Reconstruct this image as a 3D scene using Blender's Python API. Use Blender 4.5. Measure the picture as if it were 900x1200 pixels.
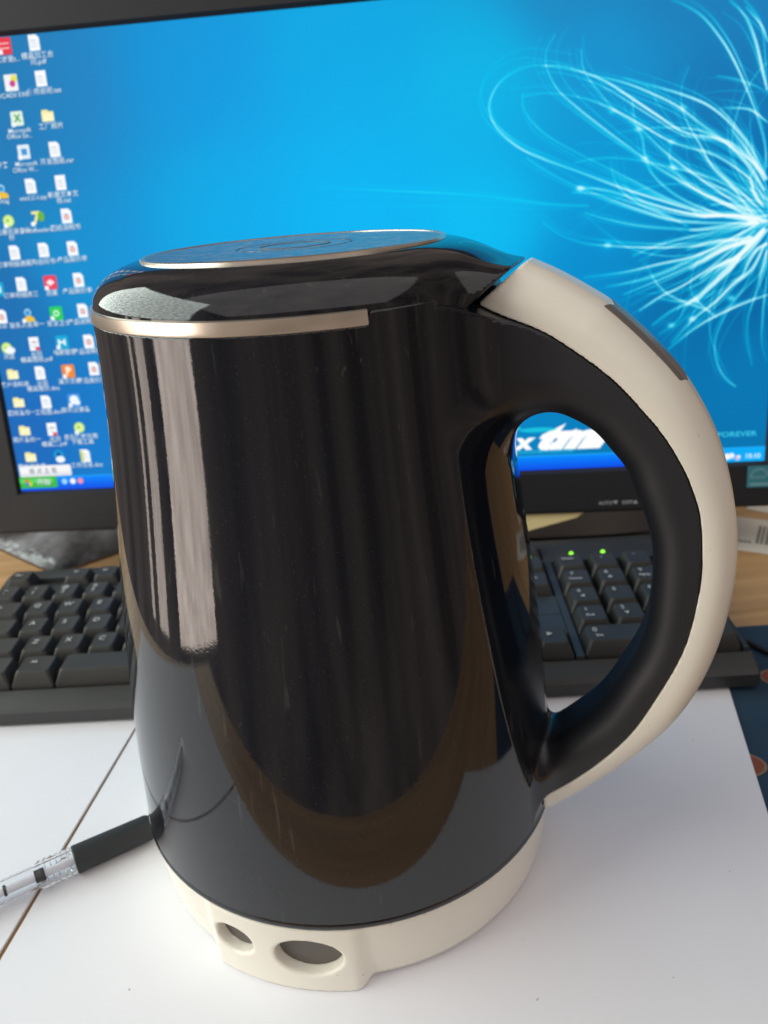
import bpy, bmesh, math, random
import numpy as np
from mathutils import Vector, Matrix

random.seed(4)
RNG = np.random.default_rng(4)
scene = bpy.context.scene
C = scene.collection
for o in list(bpy.data.objects):
    bpy.data.objects.remove(o)
R = math.radians

# ------------------------------------------------------------------ camera
cd = bpy.data.cameras.new('camera')
cam = bpy.data.objects.new('camera', cd)
C.objects.link(cam)
cr = Vector((0.99149869, -0.1093735, -0.07048254))
cu = Vector((0.10708818, 0.37824228, 0.91949165))
cf = Vector((0.07390854, 0.91922262, -0.38673933))
m = Matrix.Identity(4)
for i in range(3):
    m[i][0], m[i][1], m[i][2] = cr[i], cu[i], -cf[i]
m[0][3], m[1][3], m[2][3] = 0.0, -0.25832, 0.24175
cam.matrix_world = m
cd.sensor_fit = 'VERTICAL'
cd.sensor_height = 24.0
cd.sensor_width = 18.0
cd.lens = 24.0 * 950.0 / 1200.0
cd.clip_start = 0.01
cd.clip_end = 50.0
cd.dof.use_dof = True
cd.dof.focus_distance = 0.235
cd.dof.aperture_fstop = 11.0
scene.camera = cam

# ------------------------------------------------------------------ light
world = bpy.data.worlds.new('World')
scene.world = world
world.use_nodes = True
wt = world.node_tree
bg = wt.nodes['Background']
wtc = wt.nodes.new('ShaderNodeTexCoord')
wmp = wt.nodes.new('ShaderNodeMapping')
wmp.inputs['Scale'].default_value = (1.0, 1.0, 0.12)
wt.links.new(wtc.outputs['Generated'], wmp.inputs['Vector'])
wnz = wt.nodes.new('ShaderNodeTexNoise')
wnz.inputs['Scale'].default_value = 5.0
wnz.inputs['Detail'].default_value = 5.0
wt.links.new(wmp.outputs['Vector'], wnz.inputs['Vector'])
wrp = wt.nodes.new('ShaderNodeValToRGB')          # a dim brown room with curtains
wrp.color_ramp.elements[0].position = 0.36
wrp.color_ramp.elements[0].color = (0.09, 0.075, 0.066, 1)
wrp.color_ramp.elements[1].position = 0.68
wrp.color_ramp.elements[1].color = (0.33, 0.265, 0.225, 1)
wt.links.new(wnz.outputs['Fac'], wrp.inputs['Fac'])
wt.links.new(wrp.outputs['Color'], bg.inputs['Color'])
bg.inputs['Strength'].default_value = 1.0

def area(name, loc, target, sx, sy, radiance, col):
    l = bpy.data.lights.new(name, 'AREA')
    l.shape = 'RECTANGLE'
    l.size, l.size_y = sx, sy
    l.energy = radiance * math.pi * sx * sy
    l.color = col
    o = bpy.data.objects.new(name, l)
    C.objects.link(o)
    o.location = loc
    d = Vector(target) - Vector(loc)
    o.rotation_euler = d.to_track_quat('-Z', 'Y').to_euler()
    return o

def foliage(l, col_a, col_b, scale):
    """what is seen through a window pane: light and dark leaves"""
    l.use_nodes = True
    nt = l.node_tree
    em = nt.nodes['Emission']
    geo = nt.nodes.new('ShaderNodeNewGeometry')
    nz = nt.nodes.new('ShaderNodeTexNoise')
    nz.inputs['Scale'].default_value = scale
    nz.inputs['Detail'].default_value = 8
    nz.inputs['Roughness'].default_value = 0.7
    nt.links.new(geo.outputs['Parametric'], nz.inputs['Vector'])
    rp = nt.nodes.new('ShaderNodeValToRGB')
    rp.color_ramp.elements[0].position = 0.40
    rp.color_ramp.elements[0].color = (*col_a, 1)
    rp.color_ramp.elements[1].position = 0.60
    rp.color_ramp.elements[1].color = (*col_b, 1)
    nt.links.new(nz.outputs['Fac'], rp.inputs['Fac'])
    nt.links.new(rp.outputs['Color'], em.inputs['Color'])

# daylight from the window on the left: pale sill wall below, leaves and sky above; and a soft fill lamp added high in front
for wy, ww, wr in ((-0.44, 0.58, 6.2), (0.115, 0.15, 3.6), (0.30, 0.05, 3.0)):
    wl = area('window_light', (-1.30, wy, -0.02), (0, wy, -0.02), ww, 0.66, wr, (1.0, 0.87, 0.78))
    foliage(wl.data, (0.62, 0.60, 0.58), (1.0, 1.0, 1.0), 5.0)
wl = area('window_light', (-1.35, 0.38, 1.02), (0, 0.38, 1.02), 2.35, 1.36, 7.4, (0.87, 0.94, 1.0))
foliage(wl.data, (0.22, 0.24, 0.15), (0.95, 0.98, 0.92), 34.0)
area('front_fill', (0.1, -1.2, 1.9), (0.05, 0.0, 0.05), 4.6, 3.2, 0.62, (1.0, 0.965, 0.95))

vs = scene.view_settings
scene.display_settings.display_device = 'sRGB'
vs.view_transform = 'Standard'
vs.look = 'None'
vs.exposure = 0.0
vs.gamma = 1.0
vs.use_curve_mapping = False
scene.cycles.use_denoising = True
scene.cycles.max_bounces = 10

# ------------------------------------------------------------------ materials
def mat(name, col, rough=0.5, metal=0.0, spec=0.5, coat=0.0, noise=None, bump=None, emit=None):
    """noise=(scale, amount, stretch xyz, colour2); bump=(scale, strength, distance)"""
    mt = bpy.data.materials.new(name)
    mt.use_nodes = True
    nt = mt.node_tree
    b = nt.nodes['Principled BSDF']
    b.inputs['Base Color'].default_value = (*col, 1)
    b.inputs['Roughness'].default_value = rough
    b.inputs['Metallic'].default_value = metal
    b.inputs['Specular IOR Level'].default_value = spec
    if coat:
        b.inputs['Coat Weight'].default_value = coat
        b.inputs['Coat Roughness'].default_value = 0.04
    if emit:
        b.inputs['Emission Color'].default_value = (*emit[0], 1)
        b.inputs['Emission Strength'].default_value = emit[1]
    tc = None
    if noise or bump:
        tc = nt.nodes.new('ShaderNodeTexCoord')
    if noise:
        sc, amt, st, c2 = noise
        mp = nt.nodes.new('ShaderNodeMapping')
        mp.inputs['Scale'].default_value = st
        nt.links.new(tc.outputs['Object'], mp.inputs['Vector'])
        nz = nt.nodes.new('ShaderNodeTexNoise')
        nz.inputs['Scale'].default_value = sc
        nz.inputs['Detail'].default_value = 5
        nt.links.new(mp.outputs['Vector'], nz.inputs['Vector'])
        rp = nt.nodes.new('ShaderNodeValToRGB')
        rp.color_ramp.elements[0].position = 0.5 - 0.5 * amt
        rp.color_ramp.elements[1].position = 0.5 + 0.5 * amt
        rp.color_ramp.elements[0].color = (*col, 1)
        rp.color_ramp.elements[1].color = (*c2, 1)
        nt.links.new(nz.outputs['Fac'], rp.inputs['Fac'])
        nt.links.new(rp.outputs['Color'], b.inputs['Base Color'])
    if bump:
        sc, s, d = bump
        nz = nt.nodes.new('ShaderNodeTexNoise')
        nz.inputs['Scale'].default_value = sc
        nz.inputs['Detail'].default_value = 3
        nt.links.new(tc.outputs['Object'], nz.inputs['Vector'])
        bp = nt.nodes.new('ShaderNodeBump')
        bp.inputs['Strength'].default_value = s
        bp.inputs['Distance'].default_value = d
        nt.links.new(nz.outputs['Fac'], bp.inputs['Height'])
        nt.links.new(bp.outputs['Normal'], b.inputs['Normal'])
    return mt

M = {}
M['ivory'] = mat('ivory_plastic', (0.86, 0.815, 0.72), 0.22, noise=(35, 0.9, (1, 1, 1), (0.835, 0.785, 0.685)), bump=(900, 0.05, 0.0002))
M['gold'] = mat('gold_trim', (0.95, 0.86, 0.74), 0.28, metal=1.0, bump=(120, 0.06, 0.0006))
M['steel'] = mat('grey_metal', (0.42, 0.44, 0.48), 0.3, metal=1.0)
M['inlay'] = mat('grey_inlay', (0.16, 0.14, 0.13), 0.25)
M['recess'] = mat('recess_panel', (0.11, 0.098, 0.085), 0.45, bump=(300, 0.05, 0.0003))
M['dark'] = mat('dark_seam', (0.008, 0.008, 0.009), 0.6)
M['paper'] = mat('white_paper', (0.845, 0.84, 0.89), 0.75, spec=0.3, noise=(18, 0.9, (1, 1, 1), (0.82, 0.81, 0.855)), bump=(30, 0.15, 0.001))
def specks(mt, scale, lo, col):
    nt = mt.node_tree
    bs = nt.nodes['Principled BSDF']
    src = bs.inputs['Base Color'].links[0].from_socket
    tc = nt.nodes.new('ShaderNodeTexCoord')
    nz = nt.nodes.new('ShaderNodeTexNoise'); nz.inputs['Scale'].default_value = scale; nz.inputs['Detail'].default_value = 1
    nt.links.new(tc.outputs['Object'], nz.inputs['Vector'])
    rp = nt.nodes.new('ShaderNodeValToRGB'); rp.color_ramp.elements[0].position = lo; rp.color_ramp.elements[1].position = lo + 0.04
    nt.links.new(nz.outputs['Fac'], rp.inputs['Fac'])
    mx = nt.nodes.new('ShaderNodeMix'); mx.data_type = 'RGBA'
    mx.inputs[7].default_value = (*col, 1)
    nt.links.new(rp.outputs['Color'], mx.inputs[0]); nt.links.new(src, mx.inputs[6]); nt.links.new(mx.outputs[2], bs.inputs['Base Color'])
specks(M['paper'], 330, 0.80, (0.50, 0.47, 0.45))
specks(M['ivory'], 420, 0.775, (0.42, 0.36, 0.28))
M['paper_edge'] = mat('paper_edge', (0.5, 0.42, 0.33), 0.9)
M['bezel'] = mat('monitor_plastic', (0.016, 0.017, 0.020), 0.5, spec=0.35, bump=(1500, 0.08, 0.0002))
M['stand'] = mat('stand_gloss', (0.008, 0.008, 0.010), 0.12)
M['keycase'] = mat('keyboard_case', (0.032, 0.033, 0.034), 0.45, noise=(60, 0.8, (1, 1, 1), (0.042, 0.042, 0.041)), bump=(1600, 0.12, 0.0002))
M['key'] = mat('keycap_plastic', (0.038, 0.036, 0.034), 0.5, spec=0.35, noise=(90, 0.7, (1, 1, 1), (0.047, 0.045, 0.042)), bump=(1800, 0.1, 0.0002))
M['legend'] = mat('legend_print', (0.50, 0.50, 0.48), 0.6)
M['led'] = mat('green_led', (0.2, 0.6, 0.05), 0.3, emit=((0.28, 1.0, 0.03), 1.3))
M['grip'] = mat('rubber_grip', (0.016, 0.019, 0.022), 0.55, bump=(800, 0.1, 0.0003))
M['mat'] = mat('mat_cloth', (0.010, 0.030, 0.062), 0.85, noise=(22, 0.7, (1, 1, 1), (0.020, 0.060, 0.105)), bump=(1500, 0.3, 0.0005))
M['matred'] = mat('mat_print_red', (0.24, 0.065, 0.035), 0.85)
M['mattan'] = mat('mat_print_tan', (0.27, 0.18, 0.12), 0.85)
M['cable'] = mat('cable_rubber', (0.010, 0.010, 0.011), 0.5)
M['yellow'] = mat('yellow_paper', (0.88, 0.72, 0.38), 0.8, noise=(20, 0.8, (1, 1, 1), (0.84, 0.67, 0.33)))
M['tag'] = mat('label_paper', (0.78, 0.73, 0.66), 0.7, noise=(60, 0.6, (1, 1, 1), (0.70, 0.65, 0.58)))
M['ink'] = mat('grey_ink', (0.22, 0.22, 0.21), 0.8)
M['btn'] = mat('bezel_print', (0.42, 0.42, 0.44), 0.6)
M['sticker'] = mat('teal_sticker', (0.05, 0.24, 0.31), 0.35)
M['sticker_print'] = mat('sticker_print', (0.20, 0.42, 0.48), 0.35)
M['packet'] = mat('glossy_packet', (0.015, 0.015, 0.017), 0.2, noise=(16, 0.25, (1, 1, 1), (0.26, 0.26, 0.28)), bump=(34, 0.8, 0.006))  # pale patches in the colour stand in for highlights on the film
M['packet_reflection'] = mat('packet_reflection', (0.10, 0.045, 0.02), 0.4)

def glossy_black(name, satin_attr=True):
    """piano-black plastic; the 'satin' attribute roughens the grip; fine scuffs and dust"""
    mt = bpy.data.materials.new(name)
    mt.use_nodes = True
    nt = mt.node_tree
    b = nt.nodes['Principled BSDF']
    N = nt.nodes.new
    L = nt.links.new
    tc = N('ShaderNodeTexCoord')
    # dust specks and vertical scuffs
    mp = N('ShaderNodeMapping'); mp.inputs['Scale'].default_value = (1, 1, 0.25)
    L(tc.outputs['Object'], mp.inputs['Vector'])
    n1 = N('ShaderNodeTexNoise'); n1.inputs['Scale'].default_value = 700; n1.inputs['Detail'].default_value = 2
    L(mp.outputs['Vector'], n1.inputs['Vector'])
    r1 = N('ShaderNodeValToRGB'); r1.color_ramp.elements[0].position = 0.70; r1.color_ramp.elements[1].position = 0.80
    L(n1.outputs['Fac'], r1.inputs['Fac'])
    n2 = N('ShaderNodeTexNoise'); n2.inputs['Scale'].default_value = 28; n2.inputs['Detail'].default_value = 4
    L(tc.outputs['Object'], n2.inputs['Vector'])
    r2 = N('ShaderNodeValToRGB'); r2.color_ramp.elements[0].position = 0.35; r2.color_ramp.elements[1].position = 0.75
    L(n2.outputs['Fac'], r2.inputs['Fac'])
    mul = N('ShaderNodeMath'); mul.operation = 'MULTIPLY'
    L(r1.outputs['Color'], mul.inputs[0]); L(r2.outputs['Color'], mul.inputs[1])
    mp4 = N('ShaderNodeMapping'); mp4.inputs['Scale'].default_value = (1, 1, 0.05); mp4.inputs['Rotation'].default_value = (0.06, 0.05, 0)
    L(tc.outputs['Object'], mp4.inputs['Vector'])
    n4 = N('ShaderNodeTexNoise'); n4.inputs['Scale'].default_value = 420; n4.inputs['Detail'].default_value = 1
    L(mp4.outputs['Vector'], n4.inputs['Vector'])
    r4 = N('ShaderNodeValToRGB'); r4.color_ramp.elements[0].position = 0.69; r4.color_ramp.elements[1].position = 0.78
    L(n4.outputs['Fac'], r4.inputs['Fac'])
    n5 = N('ShaderNodeTexNoise'); n5.inputs['Scale'].default_value = 2600; n5.inputs['Detail'].default_value = 0
    L(tc.outputs['Object'], n5.inputs['Vector'])
    r5 = N('ShaderNodeValToRGB'); r5.color_ramp.elements[0].position = 0.74; r5.color_ramp.elements[1].position = 0.80
    L(n5.outputs['Fac'], r5.inputs['Fac'])
    s4 = N('ShaderNodeMath'); s4.operation = 'MULTIPLY'; s4.inputs[1].default_value = 0.30
    L(r4.outputs['Color'], s4.inputs[0])
    a4 = N('ShaderNodeMath'); a4.operation = 'MAXIMUM'
    L(mul.outputs[0], a4.inputs[0]); L(s4.outputs[0], a4.inputs[1])
    a5 = N('ShaderNodeMath'); a5.operation = 'MULTIPLY_ADD'; a5.inputs[1].default_value = 0.35
    L(r5.outputs['Color'], a5.inputs[0]); L(a4.outputs[0], a5.inputs[2])
    mul = a5
    mx = N('ShaderNodeMix'); mx.data_type = 'RGBA'
    mx.inputs[6].default_value = (0.0060, 0.0072, 0.0115, 1)
    mx.inputs[7].default_value = (0.075, 0.072, 0.068, 1)
    L(mul.outputs[0], mx.inputs[0])
    if satin_attr:
        a0 = N('ShaderNodeAttribute'); a0.attribute_name = 'satin'
        mc = N('ShaderNodeMix'); mc.data_type = 'RGBA'
        L(a0.outputs['Fac'], mc.inputs[0]); L(mx.outputs[2], mc.inputs[6]); mc.inputs[7].default_value = (0.0075, 0.009, 0.0135, 1)
        L(mc.outputs[2], b.inputs['Base Color'])
    else:
        L(mx.outputs[2], b.inputs['Base Color'])
    # roughness
    rr = N('ShaderNodeMapRange')
    rr.inputs[3].default_value = 0.03; rr.inputs[4].default_value = 0.09
    L(r2.outputs['Color'], rr.inputs[0])
    if satin_attr:
        at = N('ShaderNodeAttribute'); at.attribute_name = 'satin'
        m2 = N('ShaderNodeMix'); m2.data_type = 'FLOAT'
        L(at.outputs['Fac'], m2.inputs[0]); L(rr.outputs[0], m2.inputs[2]); m2.inputs[3].default_value = 0.5
        L(m2.outputs[0], b.inputs['Roughness'])
    else:
        L(rr.outputs[0], b.inputs['Roughness'])
    # very slight waviness of moulded plastic
    n3 = N('ShaderNodeTexNoise'); n3.inputs['Scale'].default_value = 16; n3.inputs['Detail'].default_value = 1
    L(tc.outputs['Object'], n3.inputs['Vector'])
    bp = N('ShaderNodeBump'); bp.inputs['Strength'].default_value = 0.12; bp.inputs['Distance'].default_value = 0.0012
    L(n3.outputs['Fac'], bp.inputs['Height'])
    n6 = N('ShaderNodeTexNoise'); n6.inputs['Scale'].default_value = 1100; n6.inputs['Detail'].default_value = 3
    L(tc.outputs['Object'], n6.inputs['Vector'])
    b6 = N('ShaderNodeBump'); b6.inputs['Strength'].default_value = 0.022; b6.inputs['Distance'].default_value = 0.00025
    L(n6.outputs['Fac'], b6.inputs['Height']); L(bp.outputs['Normal'], b6.inputs['Normal'])
    L(b6.outputs['Normal'], b.inputs['Normal'])
    b.inputs['Specular IOR Level'].default_value = 0.66
    return mt
M['black'] = glossy_black('black_gloss_plastic')
M['lidblack'] = glossy_black('black_lid_plastic', False)

def wood():
    mt = bpy.data.materials.new('beech_wood')
    mt.use_nodes = True
    nt = mt.node_tree
    b = nt.nodes['Principled BSDF']
    N = nt.nodes.new; L = nt.links.new
    tc = N('ShaderNodeTexCoord')
    mp = N('ShaderNodeMapping'); mp.inputs['Scale'].default_value = (1.5, 26, 26)
    mp.inputs['Rotation'].default_value = (0, 0, R(4))
    L(tc.outputs['Object'], mp.inputs['Vector'])
    n = N('ShaderNodeTexNoise'); n.inputs['Scale'].default_value = 4; n.inputs['Detail'].default_value = 7; n.inputs['Distortion'].default_value = 0.6
    L(mp.outputs['Vector'], n.inputs['Vector'])
    rp = N('ShaderNodeValToRGB')
    e = rp.color_ramp.elements
    e[0].position = 0.3; e[0].color = (0.40, 0.225, 0.10, 1)
    e[1].position = 0.7; e[1].color = (0.61, 0.375, 0.18, 1)
    L(n.outputs['Fac'], rp.inputs['Fac'])
    L(rp.outputs['Color'], b.inputs['Base Color'])
    b.inputs['Roughness'].default_value = 0.38
    return mt
M['wood'] = wood()

def disc_metal():
    mt = bpy.data.materials.new('speckled_metal_disc')
    mt.use_nodes = True
    nt = mt.node_tree
    b = nt.nodes['Principled BSDF']
    N = nt.nodes.new; L = nt.links.new
    tc = N('ShaderNodeTexCoord')
    n = N('ShaderNodeTexNoise'); n.inputs['Scale'].default_value = 260; n.inputs['Detail'].default_value = 6; n.inputs['Roughness'].default_value = 0.7
    L(tc.outputs['Object'], n.inputs['Vector'])
    rp = N('ShaderNodeValToRGB')
    e = rp.color_ramp.elements
    e[0].position = 0.45; e[0].color = (0.33, 0.34, 0.36, 1)
    e[1].position = 0.72; e[1].color = (0.75, 0.72, 0.68, 1)
    L(n.outputs['Fac'], rp.inputs['Fac'])
    L(rp.outputs['Color'], b.inputs['Base Color'])
    rr = N('ShaderNodeMapRange'); rr.inputs[3].default_value = 0.12; rr.inputs[4].default_value = 0.45
    L(n.outputs['Fac'], rr.inputs[0]); L(rr.outputs[0], b.inputs['Roughness'])
    b.inputs['Metallic'].default_value = 0.9
    return mt
M['disc'] = disc_metal()

def clear(name, tint, rough=0.04, ior=1.4):
    mt = bpy.data.materials.new(name)
    mt.use_nodes = True
    b = mt.node_tree.nodes['Principled BSDF']
    b.inputs['Base Color'].default_value = (*tint, 1)
    b.inputs['Roughness'].default_value = rough
    b.inputs['IOR'].default_value = ior
    b.inputs['Transmission Weight'].default_value = 1.0
    return mt
M['clear'] = clear('clear_plastic', (0.97, 0.98, 1.0), 0.05, 1.25)

# ------------------------------------------------------------------ object helpers
def empty(name, label, cat, loc=(0, 0, 0), rz=0.0, group=None):
    o = bpy.data.objects.new(name, None)
    o.empty_display_size = 0.02
    C.objects.link(o)
    o.location = loc
    o.rotation_euler = (0, 0, rz)
    o['label'] = label
    o['category'] = cat
    if group:
        o['group'] = group
    return o

def tag(o, label, cat, group=None):
    o['label'] = label
    o['category'] = cat
    if group:
        o['group'] = group
    return o

def link(name, me, mt, parent=None):
    o = bpy.data.objects.new(name, me)
    C.objects.link(o)
    if mt is not None and not me.materials:
        me.materials.append(mt)
    if parent is not None:
        o.parent = parent
    return o

def mesh(name, V, F, mt, parent=None, smooth=True, normals=None):
    me = bpy.data.meshes.new(name)
    me.from_pydata([tuple(v) for v in V], [], [tuple(f) for f in F])
    me.update()
    if smooth:
        me.polygons.foreach_set('use_smooth', [True] * len(me.polygons))
    if normals is not None:
        me.normals_split_custom_set_from_vertices([tuple(n) for n in normals])
    return link(name, me, mt, parent)

def bm_obj(name, bm, mt, parent=None, smooth=False, bevel=0.0, seg=2):
    if bevel:
        bmesh.ops.bevel(bm, geom=[e for e in bm.edges if len(e.link_faces) == 2 and e.calc_face_angle(0) > 0.5],
                        offset=bevel, segments=seg, affect='EDGES', profile=0.5)
    bmesh.ops.recalc_face_normals(bm, faces=bm.faces)
    me = bpy.data.meshes.new(name)
    bm.to_mesh(me)
    bm.free()
    if smooth:
        me.polygons.foreach_set('use_smooth', [True] * len(me.polygons))
    return link(name, me, mt, parent)

def box(bm, x0, x1, y0, y1, z0, z1):
    v = [bm.verts.new(p) for p in ((x0, y0, z0), (x1, y0, z0), (x1, y1, z0), (x0, y1, z0),
                                   (x0, y0, z1), (x1, y0, z1), (x1, y1, z1), (x0, y1, z1))]
    for f in ((3, 2, 1, 0), (4, 5, 6, 7), (0, 1, 5, 4), (1, 2, 6, 5), (2, 3, 7, 6), (3, 0, 4, 7)):
        bm.faces.new([v[i] for i in f])

def prism(bm, pts, z0, z1):
    a = [bm.verts.new((x, y, z0)) for x, y in pts]
    b = [bm.verts.new((x, y, z1)) for x, y in pts]
    n = len(pts)
    bm.faces.new(a[::-1]); bm.faces.new(b)
    for i in range(n):
        bm.faces.new((a[i], a[(i + 1) % n], b[(i + 1) % n], b[i]))

def lathe(prof, a0=0.0, a1=2 * math.pi, n=128, closed_prof=False):
    """profile of (r, z) revolved about z; returns verts, faces"""
    full = abs(a1 - a0 - 2 * math.pi) < 1e-6
    k = n if full else n + 1
    V = []; F = []
    P = len(prof)
    for i in range(k):
        a = a0 + (a1 - a0) * i / n
        for r, z in prof:
            V.append((r * math.cos(a), r * math.sin(a), z))
    for i in range(n):
        i2 = (i + 1) % k
        for j in range(P if closed_prof else P - 1):
            j2 = (j + 1) % P
            F.append((i * P + j, i2 * P + j, i2 * P + j2, i * P + j2))
    if closed_prof and not full:
        F.append(tuple(range(P))[::-1]); F.append(tuple((k - 1) * P + j for j in range(P)))
    return V, F

def auto_smooth(o, ang=35):
    me = o.data
    bm = bmesh.new(); bm.from_mesh(me)
    bmesh.ops.recalc_face_normals(bm, faces=bm.faces)
    for e in bm.edges:
        e.smooth = not (len(e.link_faces) == 2 and e.calc_face_angle(0) > R(ang))
    bm.to_mesh(me); bm.free()
    me.polygons.foreach_set('use_smooth', [True] * len(me.polygons))
    return o

def text_mesh(body, size, bold=0.0, shear=0.0, align='CENTER'):
    cu_ = bpy.data.curves.new('lettering', 'FONT')
    cu_.body = body
    cu_.size = size
    cu_.offset = bold
    cu_.shear = shear
    cu_.align_x = align
    cu_.align_y = 'CENTER'
    cu_.resolution_u = 3
    ob = bpy.data.objects.new('lettering', cu_)
    C.objects.link(ob)
    dg = bpy.context.evaluated_depsgraph_get()
    me = bpy.data.meshes.new_from_object(ob.evaluated_get(dg))
    bpy.data.objects.remove(ob)
    bpy.data.curves.remove(cu_)
    return me

# ------------------------------------------------------------------ implicit modelling (surface nets)
def smin(a, b, k):
    h = np.clip(0.5 + 0.5 * (b - a) / k, 0, 1)
    return b * (1 - h) + a * h - k * h * (1 - h)
def smax(a, b, k):
    return -smin(-a, -b, k)
def sstep(e0, e1, x):
    t = np.clip((x - e0) / (e1 - e0), 0, 1)
    return t * t * (3 - 2 * t)

def poly_sdf(px, py, poly):
    sh = px.shape
    px = px.ravel(); py = py.ravel()
    A = np.array(poly, float)
    B = np.roll(A, -1, 0)
    d = np.full(px.shape, 1e9)
    s = np.ones(px.shape)
    for (ax, ay), (bx, by) in zip(A, B):
        ex_, ey_ = bx - ax, by - ay
        l2 = ex_ * ex_ + ey_ * ey_
        if l2 < 1e-16:
            continue
        wx, wy = px - ax, py - ay
        t = np.clip((wx * ex_ + wy * ey_) / l2, 0, 1)
        dx, dy = wx - ex_ * t, wy - ey_ * t
        d = np.minimum(d, dx * dx + dy * dy)
        c1 = py >= ay; c2 = py < by; c3 = ex_ * wy > ey_ * wx
        flip = (c1 & c2 & c3) | (~c1 & ~c2 & ~c3)
        s = np.where(flip, -s, s)
    return (s * np.sqrt(d)).reshape(sh)

def spline(pts, n):
    """Catmull-Rom (centripetal-free) resample of an open polyline"""
    P = np.array(pts, float)
    P = np.vstack([2 * P[0] - P[1], P, 2 * P[-1] - P[-2]])
    out = []
    for i in range(1, len(P) - 2):
        for t in np.linspace(0, 1, n, endpoint=False):
            p0, p1, p2, p3 = P[i - 1], P[i], P[i + 1], P[i + 2]
            out.append(0.5 * ((2 * p1) + (-p0 + p2) * t + (2 * p0 - 5 * p1 + 4 * p2 - p3) * t * t + (-p0 + 3 * p1 - 3 * p2 + p3) * t ** 3))
    out.append(P[-2])
    return np.array(out)

def surface_net(fn, lo, hi, h, newton=4):
    ax = [np.arange(lo[i], hi[i] + h, h) for i in range(3)]
    X, Y, Z = np.meshgrid(*ax, indexing='ij')
    F = fn(X, Y, Z)
    S = F < 0
    nx, ny, nz = F.shape
    cnt = np.zeros((nx - 1, ny - 1, nz - 1))
    acc = np.zeros((nx - 1, ny - 1, nz - 1, 3))
    idx = np.stack(np.meshgrid(np.arange(nx - 1), np.arange(ny - 1), np.arange(nz - 1), indexing='ij'), -1)
    def sl(dx, dy, dz):
        return (slice(dx, nx - 1 + dx), slice(dy, ny - 1 + dy), slice(dz, nz - 1 + dz))
    for a in range(3):
        o1, o2 = [b for b in range(3) if b != a]
        for i in (0, 1):
            for j in (0, 1):
                c0 = [0, 0, 0]; c0[o1] = i; c0[o2] = j
                c1 = list(c0); c1[a] = 1
                f0, f1 = F[sl(*c0)], F[sl(*c1)]
                cross = (f0 < 0) != (f1 < 0)
                t = np.where(cross, f0 / np.where(cross, f0 - f1, 1), 0)
                cnt += cross
                for b in range(3):
                    v = float(c0[b]) if b != a else t
                    acc[..., b] += np.where(cross, v, 0)
    act = cnt > 0
    vid = np.full(act.shape, -1, int)
    vid[act] = np.arange(act.sum())
    P = (idx[act] + acc[act] / cnt[act][:, None]) * h + np.array(lo)
    faces = []
    for a in range(3):
        o1, o2 = (a + 1) % 3, (a + 2) % 3
        s0 = [slice(None)] * 3; s1 = [slice(None)] * 3
        s0[a] = slice(0, -1); s1[a] = slice(1, None)
        A, B = S[tuple(s0)], S[tuple(s1)]
        e = np.argwhere(A != B)
        e = e[(e[:, o1] > 0) & (e[:, o2] > 0) & (e[:, o1] < F.shape[o1] - 1) & (e[:, o2] < F.shape[o2] - 1)]
        ins = A[tuple(e.T)]
        q = []
        for d1, d2 in ((-1, -1), (0, -1), (0, 0), (-1, 0)):
            g = e.copy(); g[:, o1] += d1; g[:, o2] += d2
            q.append(vid[tuple(g.T)])
        q = np.stack(q, 1)
        q[~ins] = q[~ins][:, ::-1]
        faces.append(q)
    Fc = np.concatenate(faces)
    eps = h * 0.05
    def grad(p):
        g = np.empty_like(p)
        for i in range(3):
            d = np.zeros(3); d[i] = eps
            a_, b_ = p + d, p - d
            g[:, i] = (fn(a_[:, 0], a_[:, 1], a_[:, 2]) - fn(b_[:, 0], b_[:, 1], b_[:, 2])) / (2 * eps)
        return g
    for k in range(newton):
        f = fn(P[:, 0], P[:, 1], P[:, 2])
        g = grad(P)
        st = (f / np.maximum((g * g).sum(1), 1e-3))[:, None] * g
        l = np.linalg.norm(st, axis=1, keepdims=True)
        P = P - st * np.minimum(1, 0.5 * h / np.maximum(l, 1e-12))
    g = grad(P)
    Nn = g / np.maximum(np.linalg.norm(g, axis=1, keepdims=True), 1e-9)
    return P, Fc, Nn

def net_obj(name, P, Fc, Nn, mt, parent, sel=None, attr=None):
    if sel is not None:
        Fc = Fc[sel]
        u, inv = np.unique(Fc.ravel(), return_inverse=True)
        P, Nn = P[u], Nn[u]
        if attr is not None:
            attr = attr[u]
        Fc = inv.reshape(-1, 4)
    me = bpy.data.meshes.new(name)
    me.vertices.add(len(P)); me.vertices.foreach_set('co', P.astype(np.float32).ravel())
    me.loops.add(Fc.size); me.loops.foreach_set('vertex_index', Fc.astype(np.int32).ravel())
    me.polygons.add(len(Fc))
    me.polygons.foreach_set('loop_start', np.arange(0, Fc.size, 4, dtype=np.int32))
    me.polygons.foreach_set('use_smooth', np.ones(len(Fc), dtype=bool))
    me.update(calc_edges=True)
    me.validate()
    me.normals_split_custom_set_from_vertices([tuple(n) for n in Nn])
    if attr is not None:
        at = me.attributes.new('satin', 'FLOAT', 'POINT')
        at.data.foreach_set('value', attr.astype(np.float32))
    return link(name, me, mt, parent)

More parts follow.
